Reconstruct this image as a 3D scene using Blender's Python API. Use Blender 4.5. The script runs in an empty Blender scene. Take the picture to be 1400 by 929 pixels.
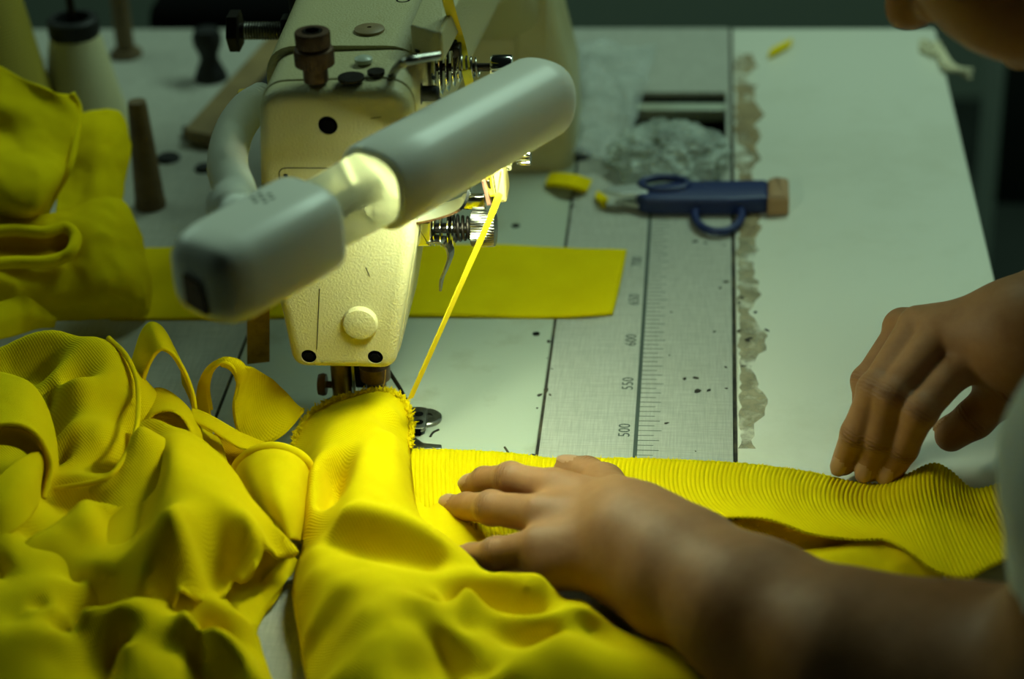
import bpy, bmesh, math, random
import numpy as np
from mathutils import Vector, Matrix
from mathutils.geometry import delaunay_2d_cdt
from mathutils import noise as mnoise

random.seed(7); rng = np.random.default_rng(7)
S = bpy.context.scene
COL = S.collection
PI = math.pi

# ------------------------------------------------------------------ camera (measured from the ruler on the table)
FPX, PCX, PCY, CAM_H = 2917.0, 700.0, 464.5, 0.6176
_dy = np.array([285.0, 1664.0, FPX]); _dy /= np.linalg.norm(_dy)
_dx = np.array([31980.0, -364.0, -2917.0]); _dx -= _dx.dot(_dy) * _dy; _dx /= np.linalg.norm(_dx)
_b = lambda v: np.array([v[0], v[1], -v[2]])
CR = np.array([_b(_dx), _b(_dy), np.cross(_b(_dx), _b(_dy))])      # world <- camera
CAMP = np.array([0.0, 0.0, CAM_H])
def ray(px, py): return CR @ np.array([(px - PCX) / FPX, -(py - PCY) / FPX, -1.0])
def at_z(px, py, z=0.0):
    d = ray(px, py); return CAMP + d * ((z - CAM_H) / d[2])
def at_y(px, py, y):
    d = ray(px, py); return CAMP + d * (y / d[1])
def at_x(px, py, x):
    d = ray(px, py); return CAMP + d * (x / d[0])
def at_d(px, py, dep): return CAMP + ray(px, py) * dep

# ------------------------------------------------------------------ object helpers
OFF = {}
def thing(name, label, cat, loc=(0, 0, 0), group=None):
    o = bpy.data.objects.new(name, None); COL.objects.link(o)
    o.location = loc; o.empty_display_size = 0.02
    OFF[o] = np.array(loc, float)
    tag(o, label, cat, group); return o
def tag(o, label, cat, group=None, kind=None):
    if label: o['label'] = label
    if cat: o['category'] = cat
    if group: o['group'] = group
    if kind: o['kind'] = kind
    return o
class MB:
    """collects world-space geometry for one mesh object"""
    def __init__(s): s.v = []; s.f = []; s.m = []; s.uv = {}
    def add(s, V, F, m=0, uv=None):
        b = len(s.v)
        s.v.extend([tuple(map(float, p)) for p in V])
        for i, f in enumerate(F):
            s.f.append(tuple(b + k for k in f)); s.m.append(m if np.isscalar(m) else m[i])
        if uv is not None:
            for i, p in enumerate(uv): s.uv[b + i] = p
        return s
    def build(s, name, mats, parent=None, loc=None, smooth=True, sharp=40, label=None):
        if loc is None: loc = OFF[parent] if parent is not None else np.zeros(3)
        loc = np.array(loc, float)
        me = bpy.data.meshes.new(name)
        me.from_pydata([tuple(np.array(p) - loc) for p in s.v], [], s.f)
        for m in (mats if isinstance(mats, (list, tuple)) else [mats]): me.materials.append(m)
        for p, k in zip(me.polygons, s.m): p.material_index = int(k); p.use_smooth = smooth
        if s.uv:
            l = me.uv_layers.new(name='UVMap')
            for lp in me.loops: l.data[lp.index].uv = s.uv.get(lp.vertex_index, (0, 0))
        bm = bmesh.new(); bm.from_mesh(me)
        bmesh.ops.recalc_face_normals(bm, faces=bm.faces)
        if smooth and sharp:
            for e in bm.edges:
                if len(e.link_faces) == 2 and e.calc_face_angle(0) > math.radians(sharp): e.smooth = False
        bm.to_mesh(me); bm.free()
        o = bpy.data.objects.new(name, me); COL.objects.link(o)
        if parent is not None: o.parent = parent
        else: o.location = loc
        OFF[o] = loc
        if label: o['label'] = label
        return o

def V3(*a): return np.array(a, float)
def unit(v): v = np.array(v, float); return v / (np.linalg.norm(v) + 1e-12)
def frame(ax):
    w = unit(ax); t = V3(0, 0, 1) if abs(w[2]) < 0.9 else V3(1, 0, 0)
    u = unit(np.cross(t, w)); return u, np.cross(w, u), w
def grid_faces(nu, nv, cu=False, cv=False, off=0):
    F = []
    for i in range(nu if cu else nu - 1):
        for j in range(nv if cv else nv - 1):
            a = i * nv + j; b = ((i + 1) % nu) * nv + j
            c = ((i + 1) % nu) * nv + (j + 1) % nv; d = i * nv + (j + 1) % nv
            F.append((off + a, off + b, off + c, off + d))
    return F
def loft(mb, secs, caps=True, m=0):
    n = len(secs[0]); V = [p for s in secs for p in s]
    F = grid_faces(len(secs), n, cv=True)
    if caps:
        F.append(tuple(range(n))[::-1]); F.append(tuple((len(secs) - 1) * n + k for k in range(n)))
    return mb.add(V, F, m)
def lathe(mb, prof, base, axis, n=32, knurl=None, m=0, caps=True):
    """prof: (radius, height) list; knurl: {index: (teeth, depth)}"""
    u, v, w = frame(axis); base = np.array(base, float); secs = []
    for k, (r, h) in enumerate(prof):
        ring = []
        for i in range(n):
            a = 2 * PI * i / n; rr = r
            if knurl and k in knurl: rr = r - (knurl[k] if i % 2 else 0)
            ring.append(base + w * h + (u * math.cos(a) + v * math.sin(a)) * max(rr, 1e-5))
        secs.append(ring)
    return loft(mb, secs, caps, m)
def smooth_path(pts, n):
    """Catmull-Rom through pts, n samples evenly spaced by arc length"""
    P = np.array(pts, float)
    if len(P) == 2: return np.array([P[0] + (P[1] - P[0]) * t for t in np.linspace(0, 1, n)])
    Q = np.vstack([2 * P[0] - P[1], P, 2 * P[-1] - P[-2]]); out = []
    for i in range(1, len(Q) - 2):
        for t in np.linspace(0, 1, 24, endpoint=False):
            p0, p1, p2, p3 = Q[i - 1:i + 3]
            out.append(0.5 * ((2 * p1) + (-p0 + p2) * t + (2 * p0 - 5 * p1 + 4 * p2 - p3) * t * t + (-p0 + 3 * p1 - 3 * p2 + p3) * t ** 3))
    out.append(P[-1]); out = np.array(out)
    s = np.r_[0, np.cumsum(np.linalg.norm(np.diff(out[:, :3], axis=0), axis=1))]
    t = np.linspace(0, s[-1], n)
    return np.stack([np.interp(t, s, out[:, k]) for k in range(out.shape[1])], 1)
def tube(mb, pts, r, n=12, m=0, samples=None, caps=True):
    P = smooth_path(pts, samples) if samples else np.array(pts, float)
    N = len(P); R = np.full(N, r) if np.isscalar(r) else (np.interp(np.linspace(0, 1, N), np.linspace(0, 1, len(r)), r))
    T = np.gradient(P, axis=0); u, v, w = frame(T[0]); secs = []
    for i in range(N):
        w = unit(T[i]); u = unit(u - w * u.dot(w)); v = np.cross(w, u)
        secs.append([P[i] + (u * math.cos(2 * PI * k / n) + v * math.sin(2 * PI * k / n)) * R[i] for k in range(n)])
    return loft(mb, secs, caps, m)
def ribbon(mb, pts, widths, wdir, th=0.0008, samples=80, m=0):
    """flat band swept along pts; wdir: one width direction, or one per point"""
    P = smooth_path(pts, samples); N = len(P)
    W = np.array(wdir, float); W = np.tile(W, (len(pts), 1)) if W.ndim == 1 else W
    D = np.stack([np.interp(np.linspace(0, 1, N), np.linspace(0, 1, len(W)), W[:, k]) for k in range(3)], 1)
    wd = np.interp(np.linspace(0, 1, N), np.linspace(0, 1, np.size(widths)), np.atleast_1d(widths))
    T = np.gradient(P, axis=0); secs = []
    for i in range(N):
        d = unit(D[i]); nn = unit(np.cross(T[i], d)); a = d * wd[i] / 2; b = nn * th / 2
        secs.append([P[i] - a - b, P[i] + a - b, P[i] + a + b, P[i] - a + b])
    return loft(mb, secs, True, m)
def box(mb, lo, hi, bev=0.0, m=0):
    lo = np.array(lo, float); hi = np.array(hi, float)
    b = min(bev, *((hi - lo) / 2 * 0.98))
    if b <= 0:
        V = [(x, y, z) for x in (lo[0], hi[0]) for y in (lo[1], hi[1]) for z in (lo[2], hi[2])]
        return mb.add(V, [(0, 1, 3, 2), (4, 6, 7, 5), (0, 4, 5, 1), (2, 3, 7, 6), (0, 2, 6, 4), (1, 5, 7, 3)], m)
    bm = bmesh.new(); bmesh.ops.create_cube(bm, size=1)
    for v in bm.verts: v.co = Vector((lo + hi) / 2 + np.array(v.co) * (hi - lo))
    bmesh.ops.bevel(bm, geom=bm.edges[:], offset=b, segments=3, profile=0.5, affect='EDGES')
    mb.add([v.co for v in bm.verts], [[v.index for v in f.verts] for f in bm.faces], m); bm.free()
    return mb
def round_poly(P, r, n=6):
    P = [np.array(p, float) for p in P]; out = []; N = len(P)
    rr = [r] * N if np.isscalar(r) else r
    for i in range(N):
        a, p, c = P[i - 1], P[i], P[(i + 1) % N]
        da, dc = unit(a - p), unit(c - p); ang = math.acos(max(-1, min(1, da.dot(dc))))
        d = min(rr[i] / math.tan(ang / 2), 0.48 * np.linalg.norm(a - p), 0.48 * np.linalg.norm(c - p))
        A, B = p + da * d, p + dc * d
        for t in np.linspace(0, 1, n): out.append((1 - t) ** 2 * A + 2 * t * (1 - t) * p + t * t * B)
    return np.array(out)
def inset(P, d):
    """move a dense closed 2-D outline inward by d"""
    P = np.array(P, float); e = np.roll(P, -1, 0) - np.roll(P, 1, 0); n = np.stack([-e[:, 1], e[:, 0]], 1)
    n /= np.linalg.norm(n, axis=1)[:, None] + 1e-12
    area = np.sum(P[:, 0] * np.roll(P[:, 1], -1) - np.roll(P[:, 0], -1) * P[:, 1])
    return P + n * d * (1 if area > 0 else -1)
def plate_y(mb, out, y0, y1, bev, m=0, steps=4):
    """XZ outline extruded from y0 (front, rounded edge) back to y1"""
    secs = [[(p[0], y0, p[1]) for p in inset(out, bev + .0004)]]
    for k in range(steps + 1):
        a = PI / 2 * k / steps
        o = inset(out, bev * (1 - math.sin(a)))
        secs.append([(p[0], y0 + bev * (1 - math.cos(a)), p[1]) for p in o])
    secs.append([(p[0], y1, p[1]) for p in out])
    return loft(mb, secs, True, m)
def plate_z(mb, out, z0, z1, bev=0.0, m=0, steps=3):
    secs = [[(p[0], p[1], z0) for p in out]]
    if bev > 0:
        for k in range(steps + 1):
            a = PI / 2 * k / steps
            secs.append([(p[0], p[1], z1 - bev + bev * math.sin(a)) for p in inset(out, bev * (1 - math.cos(a)))])
    else: secs.append([(p[0], p[1], z1) for p in out])
    return loft(mb, secs, True, m)
def cut(o, cutters):
    """boolean-subtract cutter meshes (MB) from o"""
    for c in cutters:
        k = c.build('cutter', [], None)
        md = o.modifiers.new('b', 'BOOLEAN'); md.object = k; md.operation = 'DIFFERENCE'; md.solver = 'EXACT'
        dg = bpy.context.evaluated_depsgraph_get(); me = bpy.data.meshes.new_from_object(o.evaluated_get(dg))
        o.modifiers.clear(); old = o.data; o.data = me
        bpy.data.objects.remove(k, do_unlink=True)
def resharp(o, ang):
    bm = bmesh.new(); bm.from_mesh(o.data)
    for f in bm.faces: f.smooth = True
    for e in bm.edges: e.smooth = not (len(e.link_faces) == 2 and e.calc_face_angle(0) > math.radians(ang))
    bm.to_mesh(o.data); bm.free()
def text_mesh(mb, txt, size, origin, right, up, th=0.0002, m=0, spacing=1.0):
    c = bpy.data.curves.new('t', 'FONT'); c.body = txt; c.size = size; c.extrude = th; c.space_character = spacing
    c.align_x = 'CENTER'; c.resolution_u = 3
    o = bpy.data.objects.new('t', c); COL.objects.link(o)
    dg = bpy.context.evaluated_depsgraph_get(); me = bpy.data.meshes.new_from_object(o.evaluated_get(dg))
    r, u = unit(right), unit(up); n = np.cross(r, u)
    mb.add([np.array(origin) + r * v.co.x + u * v.co.y + n * v.co.z for v in me.vertices], [tuple(p.vertices) for p in me.polygons], m)
    bpy.data.objects.remove(o, do_unlink=True); bpy.data.meshes.remove(me); bpy.data.curves.remove(c)

# ------------------------------------------------------------------ materials
def lin(r, g, b): return tuple((c / 255 / 12.92 if c / 255 <= .04045 else ((c / 255 + .055) / 1.055) ** 2.4) for c in (r, g, b)) + (1,)
class NT:
    def __init__(s, name):
        s.m = bpy.data.materials.new(name); s.m.use_nodes = True; s.t = s.m.node_tree
        s.b = s.t.nodes['Principled BSDF']; s.out = s.t.nodes['Material Output']
    def n(s, typ, **kw):
        x = s.t.nodes.new(typ)
        for k, v in kw.items():
            if k.startswith('i_'): x.inputs[k[2:].replace('_', ' ')].default_value = v
            else: setattr(x, k, v)
        return x
    def l(s, a, b): s.t.links.new(a, b)
    def mix(s, fac, a, b, mode='MIX'):
        x = s.n('ShaderNodeMix', data_type='RGBA', blend_type=mode)
        for sock, v in ((x.inputs[0], fac), (x.inputs[6], a), (x.inputs[7], b)):
            if hasattr(v, 'is_linked') or hasattr(v, 'node'): s.l(v, sock)
            else: sock.default_value = v
        return x.outputs[2]
    def ramp(s, fac, stops):
        r = s.n('ShaderNodeValToRGB'); e = r.color_ramp.elements
        while len(e) < len(stops): e.new(0.5)
        for k, (p, c) in enumerate(stops): e[k].position = p; e[k].color = c if len(c) == 4 else tuple(c) + (1,)
        s.l(fac, r.inputs[0]); return r.outputs[0]
    def coord(s, kind='Object', scale=(1, 1, 1), loc=(0, 0, 0)):
        c = s.n('ShaderNodeTexCoord'); mp = s.n('ShaderNodeMapping'); mp.inputs['Scale'].default_value = scale; mp.inputs['Location'].default_value = loc
        s.l(c.outputs[kind], mp.inputs[0]); return mp.outputs[0]
    def noise(s, vec, scale, detail=4, rough=.55):
        x = s.n('ShaderNodeTexNoise'); x.inputs['Scale'].default_value = scale; x.inputs['Detail'].default_value = detail; x.inputs['Roughness'].default_value = rough
        s.l(vec, x.inputs['Vector']); return x.outputs['Fac']
    def bump(s, h, strength, dist=.001, prev=None):
        x = s.n('ShaderNodeBump'); x.inputs['Strength'].default_value = strength; x.inputs['Distance'].default_value = dist
        s.l(h, x.inputs['Height'])
        if prev is not None: s.l(prev, x.inputs['Normal'])
        s.l(x.outputs[0], s.b.inputs['Normal']); return x.outputs[0]
    def math(s, op, a, b=0.5, clamp=False):
        x = s.n('ShaderNodeMath', operation=op, use_clamp=clamp)
        for sock, v in ((x.inputs[0], a), (x.inputs[1], b)):
            if hasattr(v, 'node'): s.l(v, sock)
            else: sock.default_value = v
        return x.outputs[0]
def simple(name, col, rough=.5, metal=0., bump=None, var=None, coat=0., spec=.5):
    """col sRGB 0-255; bump (scale, strength, distance); var (colour, scale, low, high)"""
    k = NT(name); b = k.b
    b.inputs['Base Color'].default_value = lin(*col); b.inputs['Roughness'].default_value = rough; b.inputs['Metallic'].default_value = metal
    b.inputs['Coat Weight'].default_value = coat; b.inputs['Specular IOR Level'].default_value = spec
    v = k.coord() if (bump or var) else None
    if var:
        f = k.ramp(k.noise(v, var[1], 6, .65), [(var[2], (0, 0, 0)), (var[3], (1, 1, 1))])
        k.l(k.mix(f, lin(*col), lin(*var[0])), b.inputs['Base Color'])
    if bump: k.bump(k.noise(v, bump[0], 3), bump[1], bump[2] if len(bump) > 2 else .001)
    return k.m
# ================================================================== materials
def board_mat(name, col, weave):
    k = NT(name); b = k.b; v = k.coord(); b.inputs['Roughness'].default_value = .38
    dirt = k.ramp(k.noise(v, 9, 8, .7), [(.52, (0, 0, 0)), (.75, (1, 1, 1))])
    c = k.mix(k.math('MULTIPLY', dirt, .35), lin(*col), lin(col[0] - 38, col[1] - 40, col[2] - 52))
    if weave:
        w = k.math('MULTIPLY', k.noise(k.coord(scale=(1400, 60, 1)), 1, 2), k.noise(k.coord(scale=(60, 1400, 1)), 1, 2))
        f = k.ramp(w, [(.15, (0, 0, 0)), (.38, (1, 1, 1))])
        c = k.mix(k.math('MULTIPLY', f, .5), k.mix(.0, lin(*[x - 42 for x in col]), lin(*col)), c)
    k.l(c, b.inputs['Base Color']); k.bump(k.noise(v, 260, 3), .08, .0006)
    return k.m
M = {}
M['board'] = board_mat('laminate_weave', (208, 208, 196), True)
M['board2'] = board_mat('laminate_plain', (222, 222, 206), False)
M['paint'] = simple('cream_crinkle_paint', (188, 180, 134), .4, 0, (800, .6, .0009), ((160, 142, 84), 22, .55, .95))
M['bedpaint'] = simple('bed_paint', (178, 184, 166), .32, 0, (420, .12, .0008), ((140, 132, 100), 18, .56, .9))
M['black'] = simple('black_rubber', (9, 9, 9), .6)
M['void'] = simple('deep_black', (3, 3, 3), .95, spec=.1)
M['steel'] = simple('burnished_steel', (150, 148, 140), .28, 1.0, None, ((90, 84, 74), 160, .45, .8))
M['chrome'] = simple('bright_chrome', (225, 225, 220), .12, 1.0)
M['darksteel'] = simple('blackened_steel', (46, 40, 34), .42, .8)
M['brown'] = simple('oily_brown_metal', (104, 78, 56), .42, .55, None, ((50, 34, 22), 220, .4, .8))
M['brass'] = simple('old_brass', (156, 122, 44), .34, .9, None, ((96, 74, 30), 120, .4, .8))
M['lampw'] = simple('milky_plastic', (242, 240, 226), .34)
M['lampw'].node_tree.nodes['Principled BSDF'].inputs['Subsurface Weight'].default_value = .12
M['lampw'].node_tree.nodes['Principled BSDF'].inputs['Subsurface Radius'].default_value = (.008, .008, .007)
M['lampw'].node_tree.nodes['Principled BSDF'].inputs['Subsurface Scale'].default_value = 1.0
M['hose'] = simple('white_hose', (246, 246, 234), .45)
M['grime'] = simple('dark_gap', (34, 30, 22), .9, 0, None, ((96, 88, 62), 60, .45, .75))
M['ink'] = simple('printed_ink', (62, 74, 66), .7)
M['blackink'] = simple('black_print', (16, 14, 10), .6)
M['woodpeg'] = simple('worn_brown_peg', (112, 92, 60), .6, 0, None, ((70, 54, 32), 60, .4, .8))
M['tan'] = simple('tan_painted_bar', (150, 128, 84), .5, 0, None, ((104, 86, 56), 20, .4, .8))
def glass(name, col, rough, ior=1.45):
    k = NT(name); b = k.b; b.inputs['Base Color'].default_value = lin(*col); b.inputs['Roughness'].default_value = rough
    b.inputs['Transmission Weight'].default_value = 1.0; b.inputs['IOR'].default_value = ior; return k
M['clear'] = glass('clear_plastic', (246, 245, 220), .3, 1.2).m
M['clear'].node_tree.nodes['Principled BSDF'].inputs['Transmission Weight'].default_value = .5
def led(strength):
    k = NT('led_panel'); k.b.inputs['Base Color'].default_value = lin(240, 240, 235)
    k.b.inputs['Emission Color'].default_value = (.82, 1.0, .68, 1); k.b.inputs['Emission Strength'].default_value = strength; return k.m
M['led'] = led(94)

# ================================================================== the setting
def structure(name, mb, m, **kw):
    o = mb.build(name, m, None, **kw); o['kind'] = 'structure'; return o
b = MB(); box(b, (-2.2, -.6, -.80), (2.4, 3.2, -.75)); structure('floor', b, simple('concrete_floor', (58, 66, 60), .8, 0, None, ((34, 40, 36), 3, .4, .7)))
b = MB(); box(b, (-2.2, 3.2, -.80), (2.4, 3.26, 1.9)); structure('wall_back', b, simple('grey_green_wall', (150, 166, 150), .85))

# ================================================================== table
XL, XR, XS, XE, YB = -.272, -.090, .016, .174, 1.583
tab = thing('sewing_table', 'white laminate sewing table with a printed ruler scale and grimy seams', 'table', (-.05, 1.15, -.75))
TH = .03; b = MB(); G = .0009
box(b, (-.72, .62, -TH), (XL - G, YB, 0)); box(b, (XL - G, 1.40 + G, -TH), (XR + G, YB, 0)); box(b, (XL - G, .62, -TH), (XR + G, .84 - G, 0))
box(b, (XR + G, .62, -TH), (XS - .0012, 1.335, 0)); box(b, (XR + G, 1.455, -TH), (XS - .0012, YB, 0))
box(b, (XR + G, 1.335, -TH), (-.055, 1.455, 0)); box(b, (.012, 1.335, -TH), (XS - .0012, 1.455, 0))
b.build('work_board', M['board'], tab)
b = MB(); box(b, (XS + .0012, .62, -TH), (XE, YB - .001, .0), .0012); b.build('extension_board', M['board2'], tab, label='smooth plain white side board')
b = MB(); box(b, (-.056, 1.334, -.055), (.013, 1.456, -.052)); 
box(b, (-.058, 1.332, -.055), (-.055, 1.458, -.004)); box(b, (.012, 1.332, -.055), (.0145, 1.458, -.004)); box(b, (-.058, 1.332, -.055), (.0145, 1.335, -.004)); box(b, (-.058, 1.455, -.055), (.0145, 1.458, -.004))
b.build('tray_recess', simple('dark_tray', (50, 50, 40), .7), tab, label='dark recessed tray')
b = MB(); box(b, (-.054, 1.428, -.012), (.0118, 1.440, -.002), .001); b.build('tray_bar', M['bedpaint'], tab)
b = MB(); box(b, (XS - .0012, .62, -.02), (XS + .0012, YB - .002, -.0012)); box(b, (XL - G, .84, -.02), (XL + G, 1.40, -.0008)); box(b, (XR - G, .84, -.02), (XR + G, 1.40, -.0008))
b.build('seam_dirt', M['grime'], tab)
for x in (-.68, .13):
    for y in (.68, 1.53):
        b = MB(); box(b, (x - .02, y - .02, -.75), (x + .02, y + .02, -TH), .003); b.build('leg', M['darksteel'], tab)
# printed scale: strip, ticks every 5 mm, numbers every 50
b = MB(); XT = -.0375
box(b, (XT - .0011, .93, 0), (XT + .0011, 1.262, .00012))
y500 = at_z(872, 589)[1]
k = -8
while y500 + k * .005 * .995 < 1.262:
    y = y500 + k * .005 * .995; L = .0125 if k % 10 == 0 else (.0115 if k % 2 == 0 else .0085)
    box(b, (XT + .0011, y - .00022, 0), (XT + .0011 + L, y + .00022, .0001)); k += 1
for q, s in enumerate(('500', '550', '600', '650', '700')):
    text_mesh(b, s, .0092, (XT - .0035, y500 + q * .0497, .00008), (0, 1, 0), (-1, 0, 0), .00004)
b.build('printed_scale', M['ink'], tab)
# tape residue and dirt along the joint
def stain(name, c1, c2, amt, sc):
    k = NT(name); v = k.coord(); k.b.inputs['Roughness'].default_value = .3
    k.l(k.mix(k.ramp(k.noise(v, sc * 1.8, 7, .7), [(.42, (0, 0, 0)), (.62, (1, 1, 1))]), lin(*c1), lin(*c2)), k.b.inputs['Base Color'])
    k.l(k.ramp(k.noise(v, sc, 6, .62), [(.36, (0, 0, 0)), (.54, (amt,) * 3)]), k.b.inputs['Alpha']); return k.m
def blot(mb, x0, x1, y0, y1, sd, n=60):
    ys = np.linspace(y0, y1, n); L = [(x0 + rng.uniform(0, .15) * (x1 - x0), y) for y in ys]; Rr = [(x1 - (x1 - x0) * .5 * (.5 + .9 * mnoise.noise(Vector((sd, y * 30, 0))) + .4 * mnoise.noise(Vector((sd, y * 110, 3)))) - rng.uniform(0, .06) * (x1 - x0), y) for y in ys]
    plate_z(mb, np.array(L + Rr[::-1]), 0.00002, .00016)
b = MB(); blot(b, XS + .0014, .040, 1.22, 1.53, 1.); b.build('old_tape', stain('brown_tape_residue', (190, 168, 128), (150, 130, 98), .75, 30), tab, label='brownish dried tape')
b = MB(); blot(b, XS + .0014, .035, .97, 1.22, 2.3); b.build('tape_residue', stain('pale_tape_residue', (196, 184, 150), (150, 140, 110), .55, 40), tab)
b = MB()
for i in range(46):
    x = rng.choice([XS + rng.normal(.009, .008), XR + rng.normal(.0, .0025), rng.normal(-.004, .012)]); y = rng.uniform(.96, 1.3); r = abs(rng.normal(.0006, .0005)) + .0003
    a = rng.uniform(0, PI); st = rng.uniform(1, 2.4)
    P = [(x + r * (st * math.cos(t) * math.cos(a) - math.sin(t) * math.sin(a)) * rng.uniform(.7, 1.2), y + r * (st * math.cos(t) * math.sin(a) + math.sin(t) * math.cos(a)) * rng.uniform(.7, 1.2)) for t in np.linspace(0, 2 * PI, 9)[:-1]]
    plate_z(b, P, 0, .00022)
b.build('dirt_specks', M['grime'], tab)['kind'] = 'stuff'

# ================================================================== sewing machine
YF = .950
mc = thing('sewing_machine', 'cream industrial sewing machine with a long arm and worn paint', 'sewing machine', ((XL + XR) / 2, YF, -.03))
b = MB(); plate_z(b, round_poly([(XL + G, .84), (XR - G, .84), (XR - G, 1.40), (XL + G, 1.40)], .004), -.03, 0, .0006); bed = b.build('bed', M['bedpaint'], mc)
px2 = lambda pts, y: [at_y(px, py, y)[[0, 2]] for px, py in pts]
OUT = px2([(352, 126), (562, 120), (566, 335), (539, 508), (400, 505), (384, 430), (356, 330)], YF)
ro = round_poly(OUT, [.014, .016, .03, .0088, .0088, .03, .03], 9)
b = MB(); plate_y(b, ro, YF, YF + .0125, .006, steps=6); fp = b.build('face_plate', M['paint'], mc, sharp=60)
cts = []
for px, py, r in ((448, 172, .0050), (422, 488, .0041), (513, 489, .0041)):
    c = at_y(px, py, YF); k = MB(); lathe(k, [(r, -.004), (r, .010)], c, (0, 1, 0), 28); cts.append(k)
cut(fp, cts)
resharp(fp, 35)
for px, py, r in ((448, 172, .0049), (422, 488, .0040), (513, 489, .0040)):
    c = at_y(px, py, YF) + V3(0, .0011, 0); b = MB(); lathe(b, [(r, 0), (r, .003)], c, (0, 1, 0), 24); lathe(b, [(r * .55, -.001), (r * .6, .001)], c, (0, 1, 0), 6)
    b.build('hole_shade', M['void'], fp)  # black disc just inside each hole paints the dark of its depth
c = at_y(493, 440, YF); b = MB(); lathe(b, [(.0091, 0), (.0091, .0028), (.0084, .0038), (.006, .0043), (.0001, .0045)], c + V3(0, .0003, 0), (0, -1, 0), 40); b.build('screw_cap', M['paint'], fp)
# badge: outline and lettering, mostly behind the lamp
b = MB(); c0 = at_y(380, 229, YF); c1 = at_y(482, 275, YF)
ol = round_poly([(c0[0], c0[2]), (c1[0], c0[2]), (c1[0], c1[2]), (c0[0], c1[2])], .0045, 8)
for o2, o1 in ((inset(ol, .0), inset(ol, .0005)),):
    n = len(o1); V = [(p[0], YF - .00015, p[1]) for p in o1] + [(p[0], YF - .00015, p[1]) for p in o2] + [(p[0], YF + .0003, p[1]) for p in o1] + [(p[0], YF + .0003, p[1]) for p in o2]
    F = []
    for i in range(n):
        j = (i + 1) % n; F += [(i, j, n + j, n + i), (2 * n + i, 3 * n + i, 3 * n + j, 2 * n + j), (n + i, n + j, 3 * n + j, 3 * n + i), (i, 2 * n + i, 2 * n + j, j)]
    b.add(V, F)
cc = at_y(427, 264, YF); 
for dx in (0, .0003, -.0003): text_mesh(b, 'jack', .0165, (cc[0] + dx, YF - .0001, cc[2]), (1, 0, 0), (0, 0, 1), .0001, 0, 1.12)
for pa, pb in (((437, 395), (433, 478)), ((500, 366), (506, 379)), ((507, 162), (521, 160))):
    A, B = at_y(*pa, YF - .0001), at_y(*pb, YF - .0001); tube(b, [A, B], .00022, 6)
b.build('badge', M['blackink'], fp)
# head and arm
big = inset(ro, -.0006)
b = MB()
plate_y(b, big, YF + .0135, 1.035, .001)
def rr(x0, x1, z0, z1, y, r=.018): return [(p[0], y, p[1]) for p in round_poly([(x0, z1), (x1, z1), (x1, z0), (x0, z0)], r, 8)]
arm = [rr(-.2255, -.145, .135, .2185, 1.0), rr(-.226, -.142, .142, .219, 1.06), rr(-.227, -.134, .146, .220, 1.15), rr(-.229, -.126, .146, .221, 1.24), rr(-.232, -.118, .130, .223, 1.30), rr(-.234, -.110, .08, .224, 1.335), rr(-.234, -.108, .03, .224, 1.40), rr(-.23, -.112, .03, .22, 1.41)]
loft(b, arm)
b.build('arm', M['paint'], mc, sharp=50)
b = MB(); plate_y(b, inset(ro, .0008), YF + .010, YF + .0140, .0002); b.build('face_plate_seam', M['void'], mc)
def rz(x0, x1, y0, y1, z, r=.016): return [(p[0], p[1], z) for p in round_poly([(x0, y0), (x1, y0), (x1, y1), (x0, y1)], r, 8)]
b = MB(); loft(b, [rz(-.255, -.092, 1.318, 1.40, 0), rz(-.255, -.090, 1.316, 1.40, .018), rz(-.248, -.091, 1.322, 1.40, .06), rz(-.238, -.100, 1.328, 1.40, .10), rz(-.236, -.107, 1.33, 1.405, .14), rz(-.235, -.109, 1.332, 1.405, .21), rz(-.23, -.114, 1.337, 1.40, .2235)])
col = b.build('column', M['paint'], mc)
for py in (20, 47):
    b = MB(); c = at_y(700, py, 1.331); lathe(b, [(.004, -.0015), (.004, .003)], c, (0, 1, 0), 16); b.build('column_screw', M['void'], col)
b = MB()
A, B = at_y(699, 30, 1.330), at_y(698, 58, 1.330); tube(b, [A, B], .0033, 8)
b.build('slot', M['void'], col)
b = MB(); lathe(b, [(.02, 0), (.02, .012), (.080, .014), (.084, .02), (.084, .036), (.078, .042), (.03, .044), (.012, .05)], (-.165, 1.412, .155), (0, 1, 0), 48); b.build('hand_wheel', M['black'], mc)
b = MB(); o = px2([(704, -40), (748, -40), (750, 84), (706, 88)], 1.325); plate_y(b, round_poly(o, .003), 1.3235, 1.345, .002); b.build('column_plate', M['paint'], mc)
b = MB(); box(b, (-.27, 1.33, .01), (-.238, 1.41, .16), .006); b.build('belt_cover', M['black'], mc)
# top details
ZT = .2185
c = at_z(432, 106, ZT); H_ = lambda P: [(r, h * .74) for r, h in P]
b = MB()
lathe(b, H_([(.0062, -.002), (.0062, .009), (.0098, .0095), (.0100, .0185), (.0095, .0205), (.007, .0212), (.007, .0226)]), c, (0, 0, 1), 60, {2: .0005, 3: .0005})
dial = b.build('pressure_dial', M['brown'], mc)
b = MB(); lathe(b, H_([(.007, .0222), (.0086, .0226), (.0088, .0315), (.0083, .0325), (.0052, .0328), (.005, .0285), (.0001, .0284)]), c, (0, 0, 1), 60, {1: .0004, 2: .0004}); b.build('lock_nut', M['brown'], dial)
b = MB(); lathe(b, H_([(.0048, .0286), (.0048, .0331), (.0040, .0331), (.0040, .029), (.0001, .029)]), c, (0, 0, 1), 6); b.build('hex_socket', M['darksteel'], dial)
c = at_z(505, 40, ZT + .001); b = MB(); lathe(b, [(.0078, -.001), (.0078, .0005), (.006, .0012), (.0012, .0012), (.0012, .0006), (.0001, .0006)], c, (0, 0, 1), 32); b.build('cover_screw', M['tan'], mc)
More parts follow.
